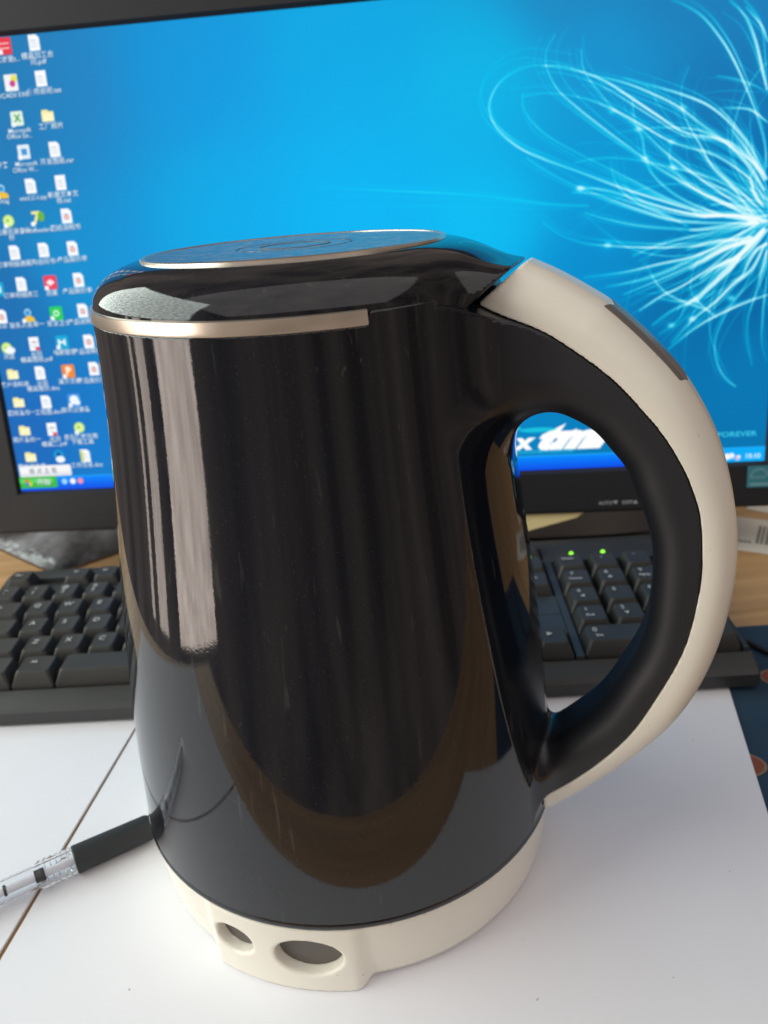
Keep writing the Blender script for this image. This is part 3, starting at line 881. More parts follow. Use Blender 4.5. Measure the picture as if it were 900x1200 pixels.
LAB = [('CC就是t...',0.0817,0.9551),('模具加工合',0.1210,0.9578),('同.pdf',0.1208,0.9454),('(WCADII EXE',0.0796,0.8849),('使用说明.txt',0.1226,0.8875),('Microsoft',0.0831,0.8142),('Office Ex...',0.0819,0.8031),('工厂照片',0.1243,0.8174),('Microsoft',0.0848,0.7458),('Office W...',0.0824,0.7337),('开发图纸.rar',0.1250,0.7460),('文件夹',0.0489,0.7468),('9.msg',0.0453,0.6720),('winCC-I.zip',0.0864,0.6743),('新建文本文',0.1261,0.6766),('档.txt',0.1260,0.6640),('微信通讯录备份',0.0484,0.6058),('份',0.0494,0.5937),('FoxitReader',0.0839,0.6054),('图纸说明书',0.1227,0.6063),('订单明细表二',0.0466,0.5352),('采购合同书一',0.0861,0.5364),('产品报价单',0.1252,0.5376),('订单明细表三',0.0486,0.4665),('迅雷',0.0907,0.4668),('产品报价单',0.1255,0.4678),('会议',0.0144,0.4001),('联系人名单一',0.0497,0.3985),('安全卫士',0.0932,0.3980),('产品说明书',0.1260,0.3985),('浏览',0.0173,0.3285),('合同',0.0556,0.3288),('模具图纸.pdf',0.0545,0.3179),('电脑管家',0.0950,0.3310),('产品说明书',0.1267,0.3299),('客户资料表',0.0186,0.2617),('合同',0.0570,0.2603),('模具报价.doc',0.0571,0.2491),('演示文稿',0.0955,0.2628),('产品报价单',0.1264,0.2620),('图纸备份一',0.0211,0.1936),('工程图.doc',0.0586,0.1925),('聊天记录备',0.0974,0.1943),('照片备份一',0.0215,0.1277),('合同',0.0617,0.1254),('模具二.pdf',0.0593,0.1140),('音乐播放列表',0.0985,0.1287),('下载工具',0.0997,0.1160),('图片文件夹',0.0219,0.0605),('工作日志.doc',0.1005,0.0587)]


def screen_image():
    Wp, Hp = 1920, 1080
    u = (np.arange(Wp) + 0.5) / Wp
    v = (np.arange(Hp) + 0.5) / Hp
    Ug, Vg = np.meshgrid(u, v)                 # row 0 = bottom
    def blob(cu_, cv_, su, sv):
        return np.exp(-((Ug - cu_) / su) ** 2 - ((Vg - cv_) / sv) ** 2)
    # wallpaper colours by inverse-distance of a few anchors (sRGB)
    anchors = [(0.0, 1.0, (52, 140, 200)), (0.05, 0.75, (38, 150, 222)), (0.0, 0.45, (28, 128, 205)), (0.03, 0.1, (26, 118, 210)), (0.12, 0.08, (20, 140, 225)),
               (0.14, 0.9, (40, 152, 222)), (0.14, 0.55, (20, 165, 235)), (0.30, 0.92, (12, 165, 236)), (0.32, 0.6, (6, 178, 240)), (0.5, 0.95, (2, 178, 238)), (0.5, 0.6, (2, 184, 243)),
               (0.66, 0.85, (2, 190, 240)), (0.66, 0.55, (3, 195, 247)), (0.62, 0.3, (5, 175, 232)), (0.76, 1.0, (34, 145, 205)), (0.86, 0.97, (32, 138, 200)), (0.80, 0.88, (20, 160, 222)), (0.99, 0.97, (30, 140, 205)), (0.94, 0.75, (20, 130, 195)),
               (0.80, 0.62, (0, 165, 226)), (0.985, 0.62, (0, 120, 190)), (0.9, 0.35, (0, 120, 182)), (0.97, 0.2, (0, 132, 196)), (0.85, 0.15, (0, 128, 190)), (0.7, 0.1, (0, 140, 205)), (0.3, 0.1, (8, 150, 220)), (0.97, 0.40, (0, 110, 175)), (0.78, 0.45, (0, 150, 215))]
    num = np.zeros((Hp, Wp, 3)); den = np.zeros((Hp, Wp))
    for au, av, col in anchors:
        w = 1.0 / (((Ug - au) * 1.6) ** 2 + (Vg - av) ** 2 + 0.008) ** 2
        den += w
        num += w[..., None] * np.array(col) / 255.0
    img = num / den[..., None] * np.array((0.82, 0.955, 0.97))
    img *= (1 - 0.10 * blob(0.0, 0.9, 0.22, 0.6))[..., None]
    img *= (0.93 + 0.11 * blob(0.5, 0.5, 0.34, 0.6))[..., None]
    # light trails of the wallpaper flower
    fy = np.fft.fftfreq(Hp)[:, None]; fx = np.fft.rfftfreq(Wp)[None, :]
    def blur(A, s):
        return np.fft.irfft2(np.fft.rfft2(A) * np.exp(-2 * (math.pi * s) ** 2 * (fx ** 2 + fy ** 2)), A.shape)
    core = np.zeros((Hp, Wp)); halo = np.zeros((Hp, Wp))
    layers = {}
    def trail(w, amp, pts):
        q = spline([(a * Wp, b * Hp) for a, b in pts], 60)
        seg = np.linalg.norm(np.diff(q, axis=0), axis=1)
        s = np.concatenate([[0], np.cumsum(seg)])
        n = int(s[-1] * 2)
        t = np.linspace(0, s[-1], n)
        x = np.interp(t, s, q[:, 0]); y = np.interp(t, s, q[:, 1])
        f = amp * (0.35 + 0.65 * np.minimum(1, np.linspace(0, 1, n) / 0.45)) * (0.75 + 0.25 * np.sin(t * 0.017 + len(pts) * 2.3 + pts[0][0] * 40)) * (1 - (0.6 if w < 1.65 else 0.25) * np.clip((np.linspace(0, 1, n) - 0.72) / 0.28, 0, 1))
        ok = (x > 0) & (x < Wp - 1) & (y > 0) & (y < Hp - 1)
        A = layers.setdefault(round(w, 1), np.zeros((Hp, Wp)))
        np.add.at(A, (y[ok].astype(int), x[ok].astype(int)), 0.5 * f[ok])
    for w, amp, pts in CUR:
        w = w if w < 1.5 else 0.72 * w
        trail(w, amp, pts)
        # faint companion strands
        for k in range(3):
            dx, dy = RNG.normal(0, 0.009), RNG.normal(0, 0.016)
            n = len(pts)
            trail(0.7, amp * 0.36, [(a + dx * (1 - i / (n - 1)), b + dy * (1 - i / (n - 1))) for i, (a, b) in enumerate(pts)])
    # many fine filaments fanning out of the burst
    for k in range(70):
        a0 = math.radians(RNG.uniform(118, 262))
        ln = RNG.uniform(0.06, 0.20) * (1.25 if 140 < math.degrees(a0) < 235 else 0.7)
        bend = RNG.normal(0, 0.55)
        pts = []
        for q_ in (1.0, 0.75, 0.5, 0.25, 0.04):
            a_ = a0 + bend * q_ ** 1.5
            pts.append((0.9985 + ln * q_ * math.cos(a_), 0.535 + ln * q_ * math.sin(a_) * 1.78))
        trail(0.7, RNG.uniform(0.15, 0.5), pts)
    for w, A in layers.items():
        s = 1.25 * w
        core += blur(A, s) * s * 2.5066 * 2.9
        halo += blur(A, 9.0 * w) * 9.0 * 2.5066 * 0.32
    core += blob(0.9985, 0.535, 0.014, 0.024) * 0.9
    halo += blob(0.995, 0.53, 0.05, 0.09) * 0.8
    for a, b, amp in HOT:
        core += blob(a, b, 0.0042, 0.0050) * amp
        halo += blob(a, b, 0.011, 0.018) * amp * 0.5
    c1 = 1 - np.exp(-0.85 * core)
    h1 = 1 - np.exp(-0.42 * halo)
    img = img * (1 - 0.55 * h1[..., None]) + 0.55 * h1[..., None] * np.array((0.0, 0.76, 1.0))
    lc = np.stack([np.clip(c1 * 1.5 - 0.55, 0, 1) , 0.86 + 0.14 * c1, np.ones_like(c1)], -1)
    img = img * (1 - c1[..., None]) + lc * c1[..., None]
    # fine grain of the panel
    img += RNG.normal(0, 0.008, (Hp, Wp, 1))

    def rect(u0, v0, u1, v1, col, a=1.0, soft=0):
        x0, x1 = int(max(0, u0)), int(min(Wp, u1)); y0, y1 = int(max(0, v0)), int(min(Hp, v1))
        if x1 > x0 and y1 > y0:
            img[y0:y1, x0:x1] = img[y0:y1, x0:x1] * (1 - a) + np.array(col) / 255.0 * a
    def shape(fn, x0, y0, x1, y1, col, a=1.0):
        """anti-aliased fill of fn(x, y) < 0 within a box"""
        x0, y0, x1, y1 = int(max(0, x0)), int(max(0, y0)), int(min(Wp, x1)), int(min(Hp, y1))
        if x1 <= x0 or y1 <= y0:
            return
        X, Y = np.meshgrid(np.arange(x0, x1) + 0.5, np.arange(y0, y1) + 0.5)
        m_ = np.clip(0.5 - fn(X, Y), 0, 1)[..., None] * a
        img[y0:y1, x0:x1] = img[y0:y1, x0:x1] * (1 - m_) + m_ * np.array(col) / 255.0
    def rrect(cx, cy, hx, hy, r, col, a=1.0):
        f = lambda X, Y: np.hypot(np.maximum(np.abs(X - cx) - hx + r, 0), np.maximum(np.abs(Y - cy) - hy + r, 0)) - r
        shape(f, cx - hx - 2, cy - hy - 2, cx + hx + 2, cy + hy + 2, col, a)
    def disc(cx, cy, r, col, a=1.0):
        shape(lambda X, Y: np.hypot(X - cx, Y - cy) - r, cx - r - 2, cy - r - 2, cx + r + 2, cy + r + 2, col, a)
    def text(s, cx, cy, size, col, bold=0.0, shear=0.0, align='CENTER', shadow=True, sx=1.0, alpha=1.0):
        me = text_mesh(s, size, bold * size, shear, align)
        me.calc_loop_triangles()
        nv = len(me.vertices)
        if not nv:
            bpy.data.meshes.remove(me); return
        co = np.empty(nv * 3, np.float32); me.vertices.foreach_get('co', co); co = co.reshape(-1, 3)[:, :2].astype(float)
        tr = np.empty(len(me.loop_triangles) * 3, np.int32); me.loop_triangles.foreach_get('vertices', tr); tr = tr.reshape(-1, 3)
        bpy.data.meshes.remove(me)
        co[:, 0] *= sx
        co += (cx, cy)
        SS = 3
        x0, y0 = np.floor(co.min(0)) - 1; x1, y1 = np.ceil(co.max(0)) + 2
        w_, h_ = int(x1 - x0), int(y1 - y0)
        buf = np.zeros((h_ * SS, w_ * SS), bool)
        q = (co - (x0, y0)) * SS
        for a, b, c_ in tr:
            A_, B_, C_ = q[a], q[b], q[c_]
            lo = np.floor(np.minimum(np.minimum(A_, B_), C_)).astype(int); hi = np.ceil(np.maximum(np.maximum(A_, B_), C_)).astype(int) + 1
            X, Y = np.meshgrid(np.arange(lo[0], hi[0]) + 0.5, np.arange(lo[1], hi[1]) + 0.5)
            e1 = (B_[0] - A_[0]) * (Y - A_[1]) - (B_[1] - A_[1]) * (X - A_[0])
            e2 = (C_[0] - B_[0]) * (Y - B_[1]) - (C_[1] - B_[1]) * (X - B_[0])
            e3 = (A_[0] - C_[0]) * (Y - C_[1]) - (A_[1] - C_[1]) * (X - C_[0])
            m_ = ((e1 >= 0) & (e2 >= 0) & (e3 >= 0)) | ((e1 <= 0) & (e2 <= 0) & (e3 <= 0))
            buf[lo[1]:hi[1], lo[0]:hi[0]] |= m_[:buf.shape[0] - lo[1], :buf.shape[1] - lo[0]]
        cov = buf.reshape(h_, SS, w_, SS).mean((1, 3)) * alpha
        def put(dx, dy, c3, k):
            X0, Y0 = int(x0) + dx, int(y0) + dy
            xa, ya = max(0, X0), max(0, Y0); xb, yb = min(Wp, X0 + w_), min(Hp, Y0 + h_)
            if xb <= xa or yb <= ya:
                return
            cc = (cov[ya - Y0:yb - Y0, xa - X0:xb - X0] * k)[..., None]
            img[ya:yb, xa:xb] = img[ya:yb, xa:xb] * (1 - cc) + np.array(c3) / 255.0 * cc
        if shadow:
            put(1, -1, (10, 50, 110), 0.7)
        put(0, 0, col, 1.0)

    # desktop icons
    def page(cx, cy, fold=True, col=(250, 252, 255)):
        f = lambda X, Y: np.maximum(np.maximum(np.abs(X - cx) - 13, np.abs(Y - cy) - 17), (X - cx) + (Y - cy) - 23 if fold else -9)
        shape(f, cx - 16, cy - 20, cx + 16, cy + 20, col)
        rect(cx - 8, cy + 4, cx + 6, cy + 6, (180, 200, 215)); rect(cx - 8, cy - 2, cx + 8, cy, (205, 215, 225)); rect(cx - 8, cy - 8, cx + 8, cy - 6, (205, 215, 225))
    def arrow(cx, cy):
        rect(cx - 16, cy - 17, cx - 6, cy - 7, (245, 248, 252))
    for kind, a, b in ICON:
        x, y = a * Wp, b * Hp
        if kind in ('doc', 'doc2'):
            page(x, y)
            if kind == 'doc2':
                rect(x - 12, y - 14, x - 4, y + 14, (210, 220, 110))
        elif kind == 'txt':
            page(x, y, False)
        elif kind == 'ppt':
            page(x, y); disc(x, y - 2, 6, (225, 150, 140)); disc(x, y - 2, 2.5, (250, 240, 235))
        elif kind == 'pdf':
            page(x, y, False); rect(x + 2, y - 16, x + 13, y - 8, (225, 60, 70)); rect(x - 4, y + 4, x + 8, y + 6, (120, 60, 60))
        elif kind == 'red':
            rrect(x, y, 17, 18, 2, (232, 60, 75)); rect(x - 14, y + 4, x + 12, y + 7, (250, 190, 195)); rect(x - 14, y - 6, x + 12, y - 3, (250, 190, 195)); arrow(x, y)
        elif kind == 'pal':
            rrect(x, y, 16, 18, 2, (242, 244, 246)); disc(x + 8, y + 8, 8, (235, 225, 90)); disc(x + 3, y - 2, 7, (205, 60, 150)); arrow(x, y)
        elif kind == 'xls':
            rrect(x, y, 15, 16, 3, (226, 245, 226)); text('X', x + 1, y, 22, (40, 150, 70), 0.03, shadow=False); arrow(x, y)
        elif kind == 'wordd':
            rrect(x, y, 15, 16, 3, (226, 240, 250)); rrect(x + 1, y, 7, 7, 1, (70, 150, 215)); arrow(x, y)
        elif kind == 'fold':
            rrect(x - 6, y + 9, 8, 5, 2, (246, 236, 150)); rrect(x, y - 1, 15, 11, 2, (250, 242, 175)); rrect(x + 2, y - 3, 12, 8, 2, (252, 248, 200))
        elif kind == 'user':
            disc(x, y + 8, 9, (170, 215, 240)); disc(x, y + 7, 6, (30, 150, 215)); shape(lambda X, Y: np.maximum(np.hypot((X - x - 2) / 1.2, Y - y + 12) - 12, -(Y - y + 15)), x - 18, y - 18, x + 22, y + 4, (240, 195, 60))
            arrow(x, y)
        elif kind in ('ball', 'ball2'):
            disc(x, y, 14, (205, 240, 120)); disc(x, y, 9, (228, 248, 170)); disc(x - 2, y + 1, 4, (150, 205, 90))
            if kind == 'ball2':
                shape(lambda X, Y: np.hypot((X - x - 8) / 1.5, Y - y + 6) - 9, x - 8, y - 18, x + 26, y + 6, (245, 250, 255))
            else:
                arrow(x + 3, y + 1)
        elif kind == 'seven':
            text('7', x - 2, y, 40, (238, 235, 150), 0.04, shadow=False); shape(lambda X, Y: np.hypot((X - x - 12) / 0.7, Y - y - 4) - 12, x, y - 10, x + 24, y + 18, (110, 180, 60)); arrow(x, y)
        elif kind in ('pink', 'green', 'cyan', 'orange', 'blue'):
            col = {'pink': (238, 72, 100), 'green': (40, 205, 95), 'cyan': (10, 170, 215), 'orange': (245, 140, 50), 'blue': (70, 150, 235)}[kind]
            rrect(x, y, 17, 17, 5, col)
            if kind == 'pink':
                shape(lambda X, Y: np.abs(X - x) * 0.7 + np.abs(Y - y) - 8, x - 14, y - 10, x + 14, y + 10, (255, 235, 240))
            elif kind == 'green':
                disc(x, y, 8, (205, 250, 215)); disc(x, y, 4, (40, 205, 95))
            elif kind == 'cyan':
                rect(x - 10, y - 8, x - 5, y + 8, (240, 252, 255)); rect(x + 5, y - 8, x + 10, y + 8, (240, 252, 255)); rect(x - 10, y - 2, x + 10, y + 3, (240, 252, 255))
            elif kind == 'orange':
                text('P', x, y, 26, (255, 245, 230), 0.05, shadow=False)
            else:
                disc(x, y + 1, 12, (240, 250, 255)); disc(x + 8, y - 6, 7, (240, 250, 255))
            arrow(x, y)
        elif kind == 'blue2':
            disc(x, y + 2, 14, (20, 150, 220)); disc(x, y + 4, 5, (20, 60, 110)); shape(lambda X, Y: np.hypot((X - x - 3) / 1.4, Y - y + 10) - 9, x - 18, y - 20, x + 22, y + 2, (245, 250, 255))
    for s, a, b in LAB:
        text(s, a * Wp, b * Hp, 15.5 if ord(s[0]) > 255 else 14.5, (240, 246, 252), 0.012)
    # wallpaper lettering along the bottom
    bx, by = 0.6905 * Wp, 0.0615 * Hp
    text('x', bx + 6, by + 6, 56, (255, 255, 255), 0.05, 0.25, shadow=False, sx=1.25)
    text('tmf', bx + 120, by + 13, 80, (255, 255, 255), 0.075, 0.5, shadow=False, sx=1.5)
    text('FAVOUR FOREVER', 0.9885 * Wp, 0.0640 * Hp, 17, (60, 200, 235), 0.02, align='RIGHT', shadow=False, sx=1.35)
    text('WWW.XTMF-CLUB.COM', bx - 18, by - 20, 11, (50, 190, 225), 0.02, align='LEFT', shadow=False, sx=1.2)
    shape(lambda X, Y: np.hypot((X - bx - 44) / 7.5, Y - by - 36) - 6, bx - 10, by + 24, bx + 100, by + 48, (30, 215, 230), 0.75)
    shape(lambda X, Y: np.hypot((X - bx + 14) / 3.5, Y - by - 42) - 5, bx - 40, by + 30, bx + 10, by + 52, (30, 215, 230), 0.75)
    # taskbar
    tb = 34
    yy = (np.arange(tb) / tb)[:, None, None]
    bar = np.array((10, 80, 235)) / 255.0 * (1 - yy) + np.array((0, 140, 255)) / 255.0 * yy
    img[0:tb] = bar
    img[tb:tb + 3] = np.array((30, 165, 250)) / 255.0
    x0 = int(0.935 * Wp)
    img[0:tb, x0:] = np.array((8, 172, 248)) / 255.0
    rrect(40, tb / 2 + 6, 64, tb / 2 - 1, 6, (60, 185, 70)); rrect(36, tb / 2 + 10, 58, 6, 4, (95, 215, 105))
    for k, (dx, dy, cc) in enumerate(((0, 0, (240, 90, 50)), (9, 0, (130, 210, 60)), (0, -9, (60, 130, 240)), (9, -9, (250, 210, 60)))):
        rrect(20 + dx, tb / 2 + 10 + dy, 4, 4, 1, cc)
    text('开始', 66, tb / 2 + 5, 19, (235, 250, 235), 0.02)
    for xx, cc in ((124, (150, 215, 250)), (147, (240, 250, 255)), (168, (245, 150, 170))):
        disc(xx, tb / 2 + 5, 8, cc)
    disc(0.9535 * Wp, 14, 8, (245, 252, 255)); disc(0.9590 * Wp, 16, 7, (235, 245, 255)); disc(0.9665 * Wp, 10, 7, (190, 190, 235)); disc(0.9665 * Wp + 3, 13, 4, (240, 235, 250))
    text('10:10', 0.985 * Wp, 13, 17, (225, 250, 255), 0.02, shadow=False)
    # language bar
    rrect(76, 53, 72, 15, 4, (228, 231, 236)); rrect(76, 57, 70, 9, 4, (246, 247, 249))
    text('极 点 五 笔', 70, 52, 16, (90, 100, 120), 0.0, shadow=False)
    img = np.clip(img, 0, 1)
    im = bpy.data.images.new('desktop_picture', Wp, Hp, alpha=False, float_buffer=False)
    buf = np.ones((Hp, Wp, 4), np.float32)
    buf[..., :3] = img
    im.pixels.foreach_set(buf.ravel())
    im.update()
    im.pack()
    return im

def screen_material():
    mt = bpy.data.materials.new('lit_screen')
    mt.use_nodes = True
    nt = mt.node_tree
    b = nt.nodes['Principled BSDF']
    tx = nt.nodes.new('ShaderNodeTexImage')
    tx.image = screen_image()
    tx.extension = 'EXTEND'
    uvn = nt.nodes.new('ShaderNodeUVMap')
    nt.links.new(uvn.outputs['UV'], tx.inputs['Vector'])
    b.inputs['Base Color'].default_value = (0.003, 0.003, 0.004, 1)
    b.inputs['Roughness'].default_value = 0.35
    b.inputs['Specular IOR Level'].default_value = 0.08
    nt.links.new(tx.outputs['Color'], b.inputs['Emission Color'])
    b.inputs['Emission Strength'].default_value = 1.0
    return mt
me = bpy.data.meshes.new('screen')
me.from_pydata(T([(0, 0, 0), (SW, 0, 0), (SW, 0, SH), (0, 0, SH)]), [], [(0, 1, 2, 3)])
uvl = me.uv_layers.new(name='UVMap')
for li, uvc in enumerate(((0, 0), (1, 0), (1, 1), (0, 1))):
    uvl.data[li].uv = uvc
link('screen', me, screen_material(), mon)

def flat_on_bezel(name, me_, x, z, mt, depth=-0.0029, parent=None):
    me_.transform(tiltm @ Matrix.Translation((x, depth, z)) @ Matrix.Rotation(R(90), 4, 'X'))
    me_.materials.clear()
    return link(name, me_, mt, parent or mon)
flat_on_bezel('button_label', text_mesh('AUTO/▼', 0.0029, 0.00005), 0.3857, -0.0225, M['btn'])
flat_on_bezel('button_label', text_mesh('EXIT/▲', 0.0029, 0.00005), 0.3990, -0.0225, M['btn'])
bm = bmesh.new()
prism(bm, [(-0.0072, -0.0068), (0.0072, -0.0068), (0.0072, 0.0068), (-0.0072, 0.0068)], 0.0, 0.0002)
me = bpy.data.meshes.new('sticker'); bmesh.ops.recalc_face_normals(bm, faces=bm.faces); bm.to_mesh(me); bm.free()
stk = flat_on_bezel('sticker', me, 0.4766, -0.0092, M['sticker'], -0.0027)
bm = bmesh.new()
def strip(bm, pts, w):
    for (x0, y0), (x1, y1) in zip(pts[:-1], pts[1:]):
        d = Vector((x1 - x0, y1 - y0)).normalized(); n = Vector((-d.y, d.x)) * w
        bm.faces.new([bm.verts.new((a, b, 0)) for a, b in ((x0 - n.x, y0 - n.y), (x1 - n.x, y1 - n.y), (x1 + n.x, y1 + n.y), (x0 + n.x, y0 + n.y))])
strip(bm, [(0.0055 * math.cos(t), -0.001 + 0.0058 * math.sin(t)) for t in np.linspace(0.25, 2.9, 12)], 0.00045)
strip(bm, [(-0.0058, -0.0012), (-0.0045, 0.0006), (-0.0035, -0.0012), (-0.002, 0.0004), (-0.0008, -0.0014), (0.001, 0.0004), (0.0022, -0.0012), (0.004, 0.0008), (0.006, -0.0006)], 0.00035)
for k in range(5):
    a = R(90 + 144 * k); b_ = R(90 + 144 * (k + 1))
    strip(bm, [(0.0045 + 0.0016 * math.cos(a), 0.0016 + 0.0016 * math.sin(a)), (0.0045 + 0.0016 * math.cos(b_), 0.0016 + 0.0016 * math.sin(b_))], 0.0002)
strip(bm, [(-0.0055, -0.0048), (0.0055, -0.0048)], 0.0008)
me = bpy.data.meshes.new('sticker_print'); bm.to_mesh(me); bm.free()
flat_on_bezel('sticker_print', me, 0.4766, -0.0092, M['sticker_print'], -0.0031, stk)

# ------------------------------------------------------------------ keyboard
KY = -0.12
kb = empty('computer_keyboard', 'dark grey keyboard behind the kettle with number pad and two green lights', 'keyboard', (0.198, 0.0465, 0.0016), KY)
KL, KD = 0.4185, 0.137
prof_k = [(0.0, 0.0015), (0.0, 0.0080), (0.0015, 0.0100), (0.0045, 0.0113), (0.0118, 0.0134), (0.0124, 0.0118), (0.1225, 0.0172), (0.1230, 0.0205), (0.1255, 0.0212), (0.1345, 0.0205), (0.137, 0.0180), (0.137, 0.0015)]
bm = bmesh.new()
secs = []
for x in (-KL, -KL + 0.0015, -0.0015, 0.0):
    ins = 0.0012 if x in (-KL, 0.0) else 0.0
    cy = 0.08
    secs.append([bm.verts.new((x, y + (ins if y < cy else -ins), max(0.0015, z - ins))) for y, z in prof_k])
for a, b in zip(secs[:-1], secs[1:]):
    for j in range(len(prof_k)):
        bm.faces.new((a[j], a[(j + 1) % len(prof_k)], b[(j + 1) % len(prof_k)], b[j]))
bm.faces.new(secs[0]); bm.faces.new(secs[-1][::-1])
o = bm_obj('case', bm, M['keycase'], kb); auto_smooth(o, 28)
SLOPE = 0.0508
deck = lambda y: 0.0120 + SLOPE * (y - 0.0124)
# strips of the case that fill the gaps between the key fields
ROW0, PITCH, ROWP = 0.0130, 0.01905, 0.0184
NX0 = -0.0045 - 4 * PITCH          # left of the number pad
AX0 = NX0 - 0.0045 - 3 * PITCH     # left of the arrow block
LP = 0.0180
LX0 = -0.3455 - 3.75 * LP          # left of the letters
def fill(x0, x1, y0, y1, h):
    bm = bmesh.new()
    v = [bm.verts.new(p) for p in ((x0, y0, deck(y0) - 0.001), (x1, y0, deck(y0) - 0.001), (x1, y1, deck(y1) - 0.001), (x0, y1, deck(y1) - 0.001),
                                   (x0, y0, deck(y0) + h), (x1, y0, deck(y0) + h), (x1, y1, deck(y1) + h), (x0, y1, deck(y1) + h))]
    for f in ((3, 2, 1, 0), (4, 5, 6, 7), (0, 1, 5, 4), (1, 2, 6, 5), (2, 3, 7, 6), (3, 0, 4, 7)):
        bm.faces.new([v[i] for i in f])
    return bm_obj('case_rib', bm, M['keycase'], kb, bevel=0.0006)
RH = 0.0036
yF = ROW0 + 5 * ROWP
fill(-KL + 0.002, LX0 - 0.0004, ROW0 - 0.0008, 0.1228, RH)
fill(NX0 - 0.0042, NX0 - 0.0004, ROW0 - 0.0008, yF + 0.0006, RH)
fill(-0.0042, -0.0018, ROW0 - 0.0008, yF + 0.0006, RH)
fill(NX0 - 0.0042, -0.0018, yF + 0.0008, 0.1228, RH)
fill(LX0 + 15 * LP + 0.0004, AX0 - 0.0004, ROW0 - 0.0008, 0.1228, RH)
fill(LX0, LX0 + 15 * LP, yF + 0.0006, yF + 0.0030, RH)
fill(AX0, NX0 - 0.0046, yF + 0.0006, yF + 0.0030, RH)
fill(AX0, NX0 - 0.0046, ROW0 + 2 * ROWP + 0.0004, ROW0 + 3 * ROWP - 0.0004, RH)
fill(AX0, AX0 + PITCH - 0.0003, ROW0 + ROWP + 0.0004, ROW0 + 2 * ROWP, RH)
fill(AX0 + 2 * PITCH + 0.0003, NX0 - 0.0046, ROW0 + ROWP + 0.0004, ROW0 + 2 * ROWP, RH)

key_cache = {}
def key_mesh(w, d):
    """keycap: skirt, tapered sides, rounded shoulders and a shallow dish"""
    kk = (round(w, 5), round(d, 5))
    if kk in key_cache:
        return key_cache[kk]
    h = 0.0082
    def ring(x0, x1, y0, y1, z, c):
        return [(x0 + c, y0, z), (x1 - c, y0, z), (x1, y0 + c, z), (x1, y1 - c, z), (x1 - c, y1, z), (x0 + c, y1, z), (x0, y1 - c, z), (x0, y0 + c, z)]
    g = 0.0005
    rings = [ring(g, w - g, g, d - g, -0.003, 0.0006), ring(g, w - g, g, d - g, 0.0012, 0.0006),
             ring(g + 0.0024, w - g - 0.0024, g + 0.0026, d - g - 0.0010, h - 0.0005, 0.0012),
             ring(g + 0.0029, w - g - 0.0029, g + 0.0031, d - g - 0.0014, h, 0.0012)]
    V = [p for r in rings for p in r]
    F = []
    for a in range(3):
        for i in range(8):
            F.append((a * 8 + i, a * 8 + (i + 1) % 8, a * 8 + 8 + (i + 1) % 8, a * 8 + 8 + i))
    n = len(V)
    V.append((w / 2, d / 2 + 0.0009, h - 0.0006))
    for i in range(8):
        F.append((24 + i, 24 + (i + 1) % 8, n))
    me = bpy.data.meshes.new('key')
    me.from_pydata(V, [], F)
    bm = bmesh.new(); bm.from_mesh(me)
    bmesh.ops.recalc_face_normals(bm, faces=bm.faces)
    for e in bm.edges:
        e.smooth = not (len(e.link_faces) == 2 and e.calc_face_angle(0) > R(24))
    bm.to_mesh(me); bm.free()
    me.polygons.foreach_set('use_smooth', [True] * len(me.polygons))
    me.materials.append(M['key'])
    key_cache[kk] = me
    return me
leg_cache = {}
def legend_mesh(s, size):
    kk = (s, size)
    if kk not in leg_cache:
        me = text_mesh(s, size * 0.95, 0.00008)
        me.name = 'legend'
        me.materials.clear(); me.materials.append(M['legend'])
        leg_cache[kk] = me
    return leg_cache[kk]
def key(x, y, wu=1.0, du=1.0, p=PITCH, leg=None):
    w, d = wu * p, du * ROWP
    o = bpy.data.objects.new('key', key_mesh(w, d))
    C.objects.link(o)
    o.parent = kb
    o.location = (x, y, deck(y) + 0.0012)
    o.rotation_euler = (math.atan(SLOPE) + RNG.normal(0, 0.006), RNG.normal(0, 0.005), RNG.normal(0, 0.004))
    for s, fx, fy, size in leg or ():
        l = bpy.data.objects.new('legend', legend_mesh(s, size))
        C.objects.link(l)
        l.parent = o
        l.location = (w * fx if wu < 1.6 else 0.0035 + 0.0060 * fx * 2, d * fy, 0.00832)
    return o
def one(s): return ((s, 0.42, 0.62, 0.0052),)
def two(a, b): return ((a, 0.42, 0.70, 0.0044), (b, 0.42, 0.44, 0.0044))
# main block, 15 units wide
x = LX0
for wu, lg in ((1.25, 'Ctrl'), (1.25, 'Win'), (1.25, 'Alt'), (6.25, None), (1.25, 'Alt'), (1.25, 'Win'), (1.25, 'Menu'), (1.25, 'Ctrl')):
    key(x, ROW0, wu, 1, LP, ((lg, 0.42, 0.64, 0.0030),) if lg else None); x += wu * LP
rows = [(2.25, 'Shift', 'ZXCVBNM,./', 2.75, 'Shift'), (1.75, 'Caps', 'ASDFGHJKL;\'', 2.25, 'Enter'), (1.5, 'Tab', 'QWERTYUIOP[]', 1.5, '\\')]
for r_, (w0, l0, mid, w1, l1) in enumerate(rows):
    y = ROW0 + (r_ + 1) * ROWP
    x = LX0
    key(x, y, w0, 1, LP, ((l0, 0.42, 0.64, 0.0030),)); x += w0 * LP
    for ch in mid:
        key(x, y, 1, 1, LP, one(ch)); x += LP
    key(x, y, w1, 1, LP, ((l1, 0.42, 0.64, 0.0030),))
for i, (a, b) in enumerate(zip('~!@#$%^&*()_+', '`1234567890-=')):
    key(LX0 + i * LP, ROW0 + 4 * ROWP, 1, 1, LP, two(a, b))
key(LX0 + 13 * LP, ROW0 + 4 * ROWP, 2, 1, LP, (('Back', 0.42, 0.64, 0.0030),))
yf = yF + 0.0032
key(LX0, yf, 1, 0.86, LP, (('Esc', 0.42, 0.6, 0.0034),))
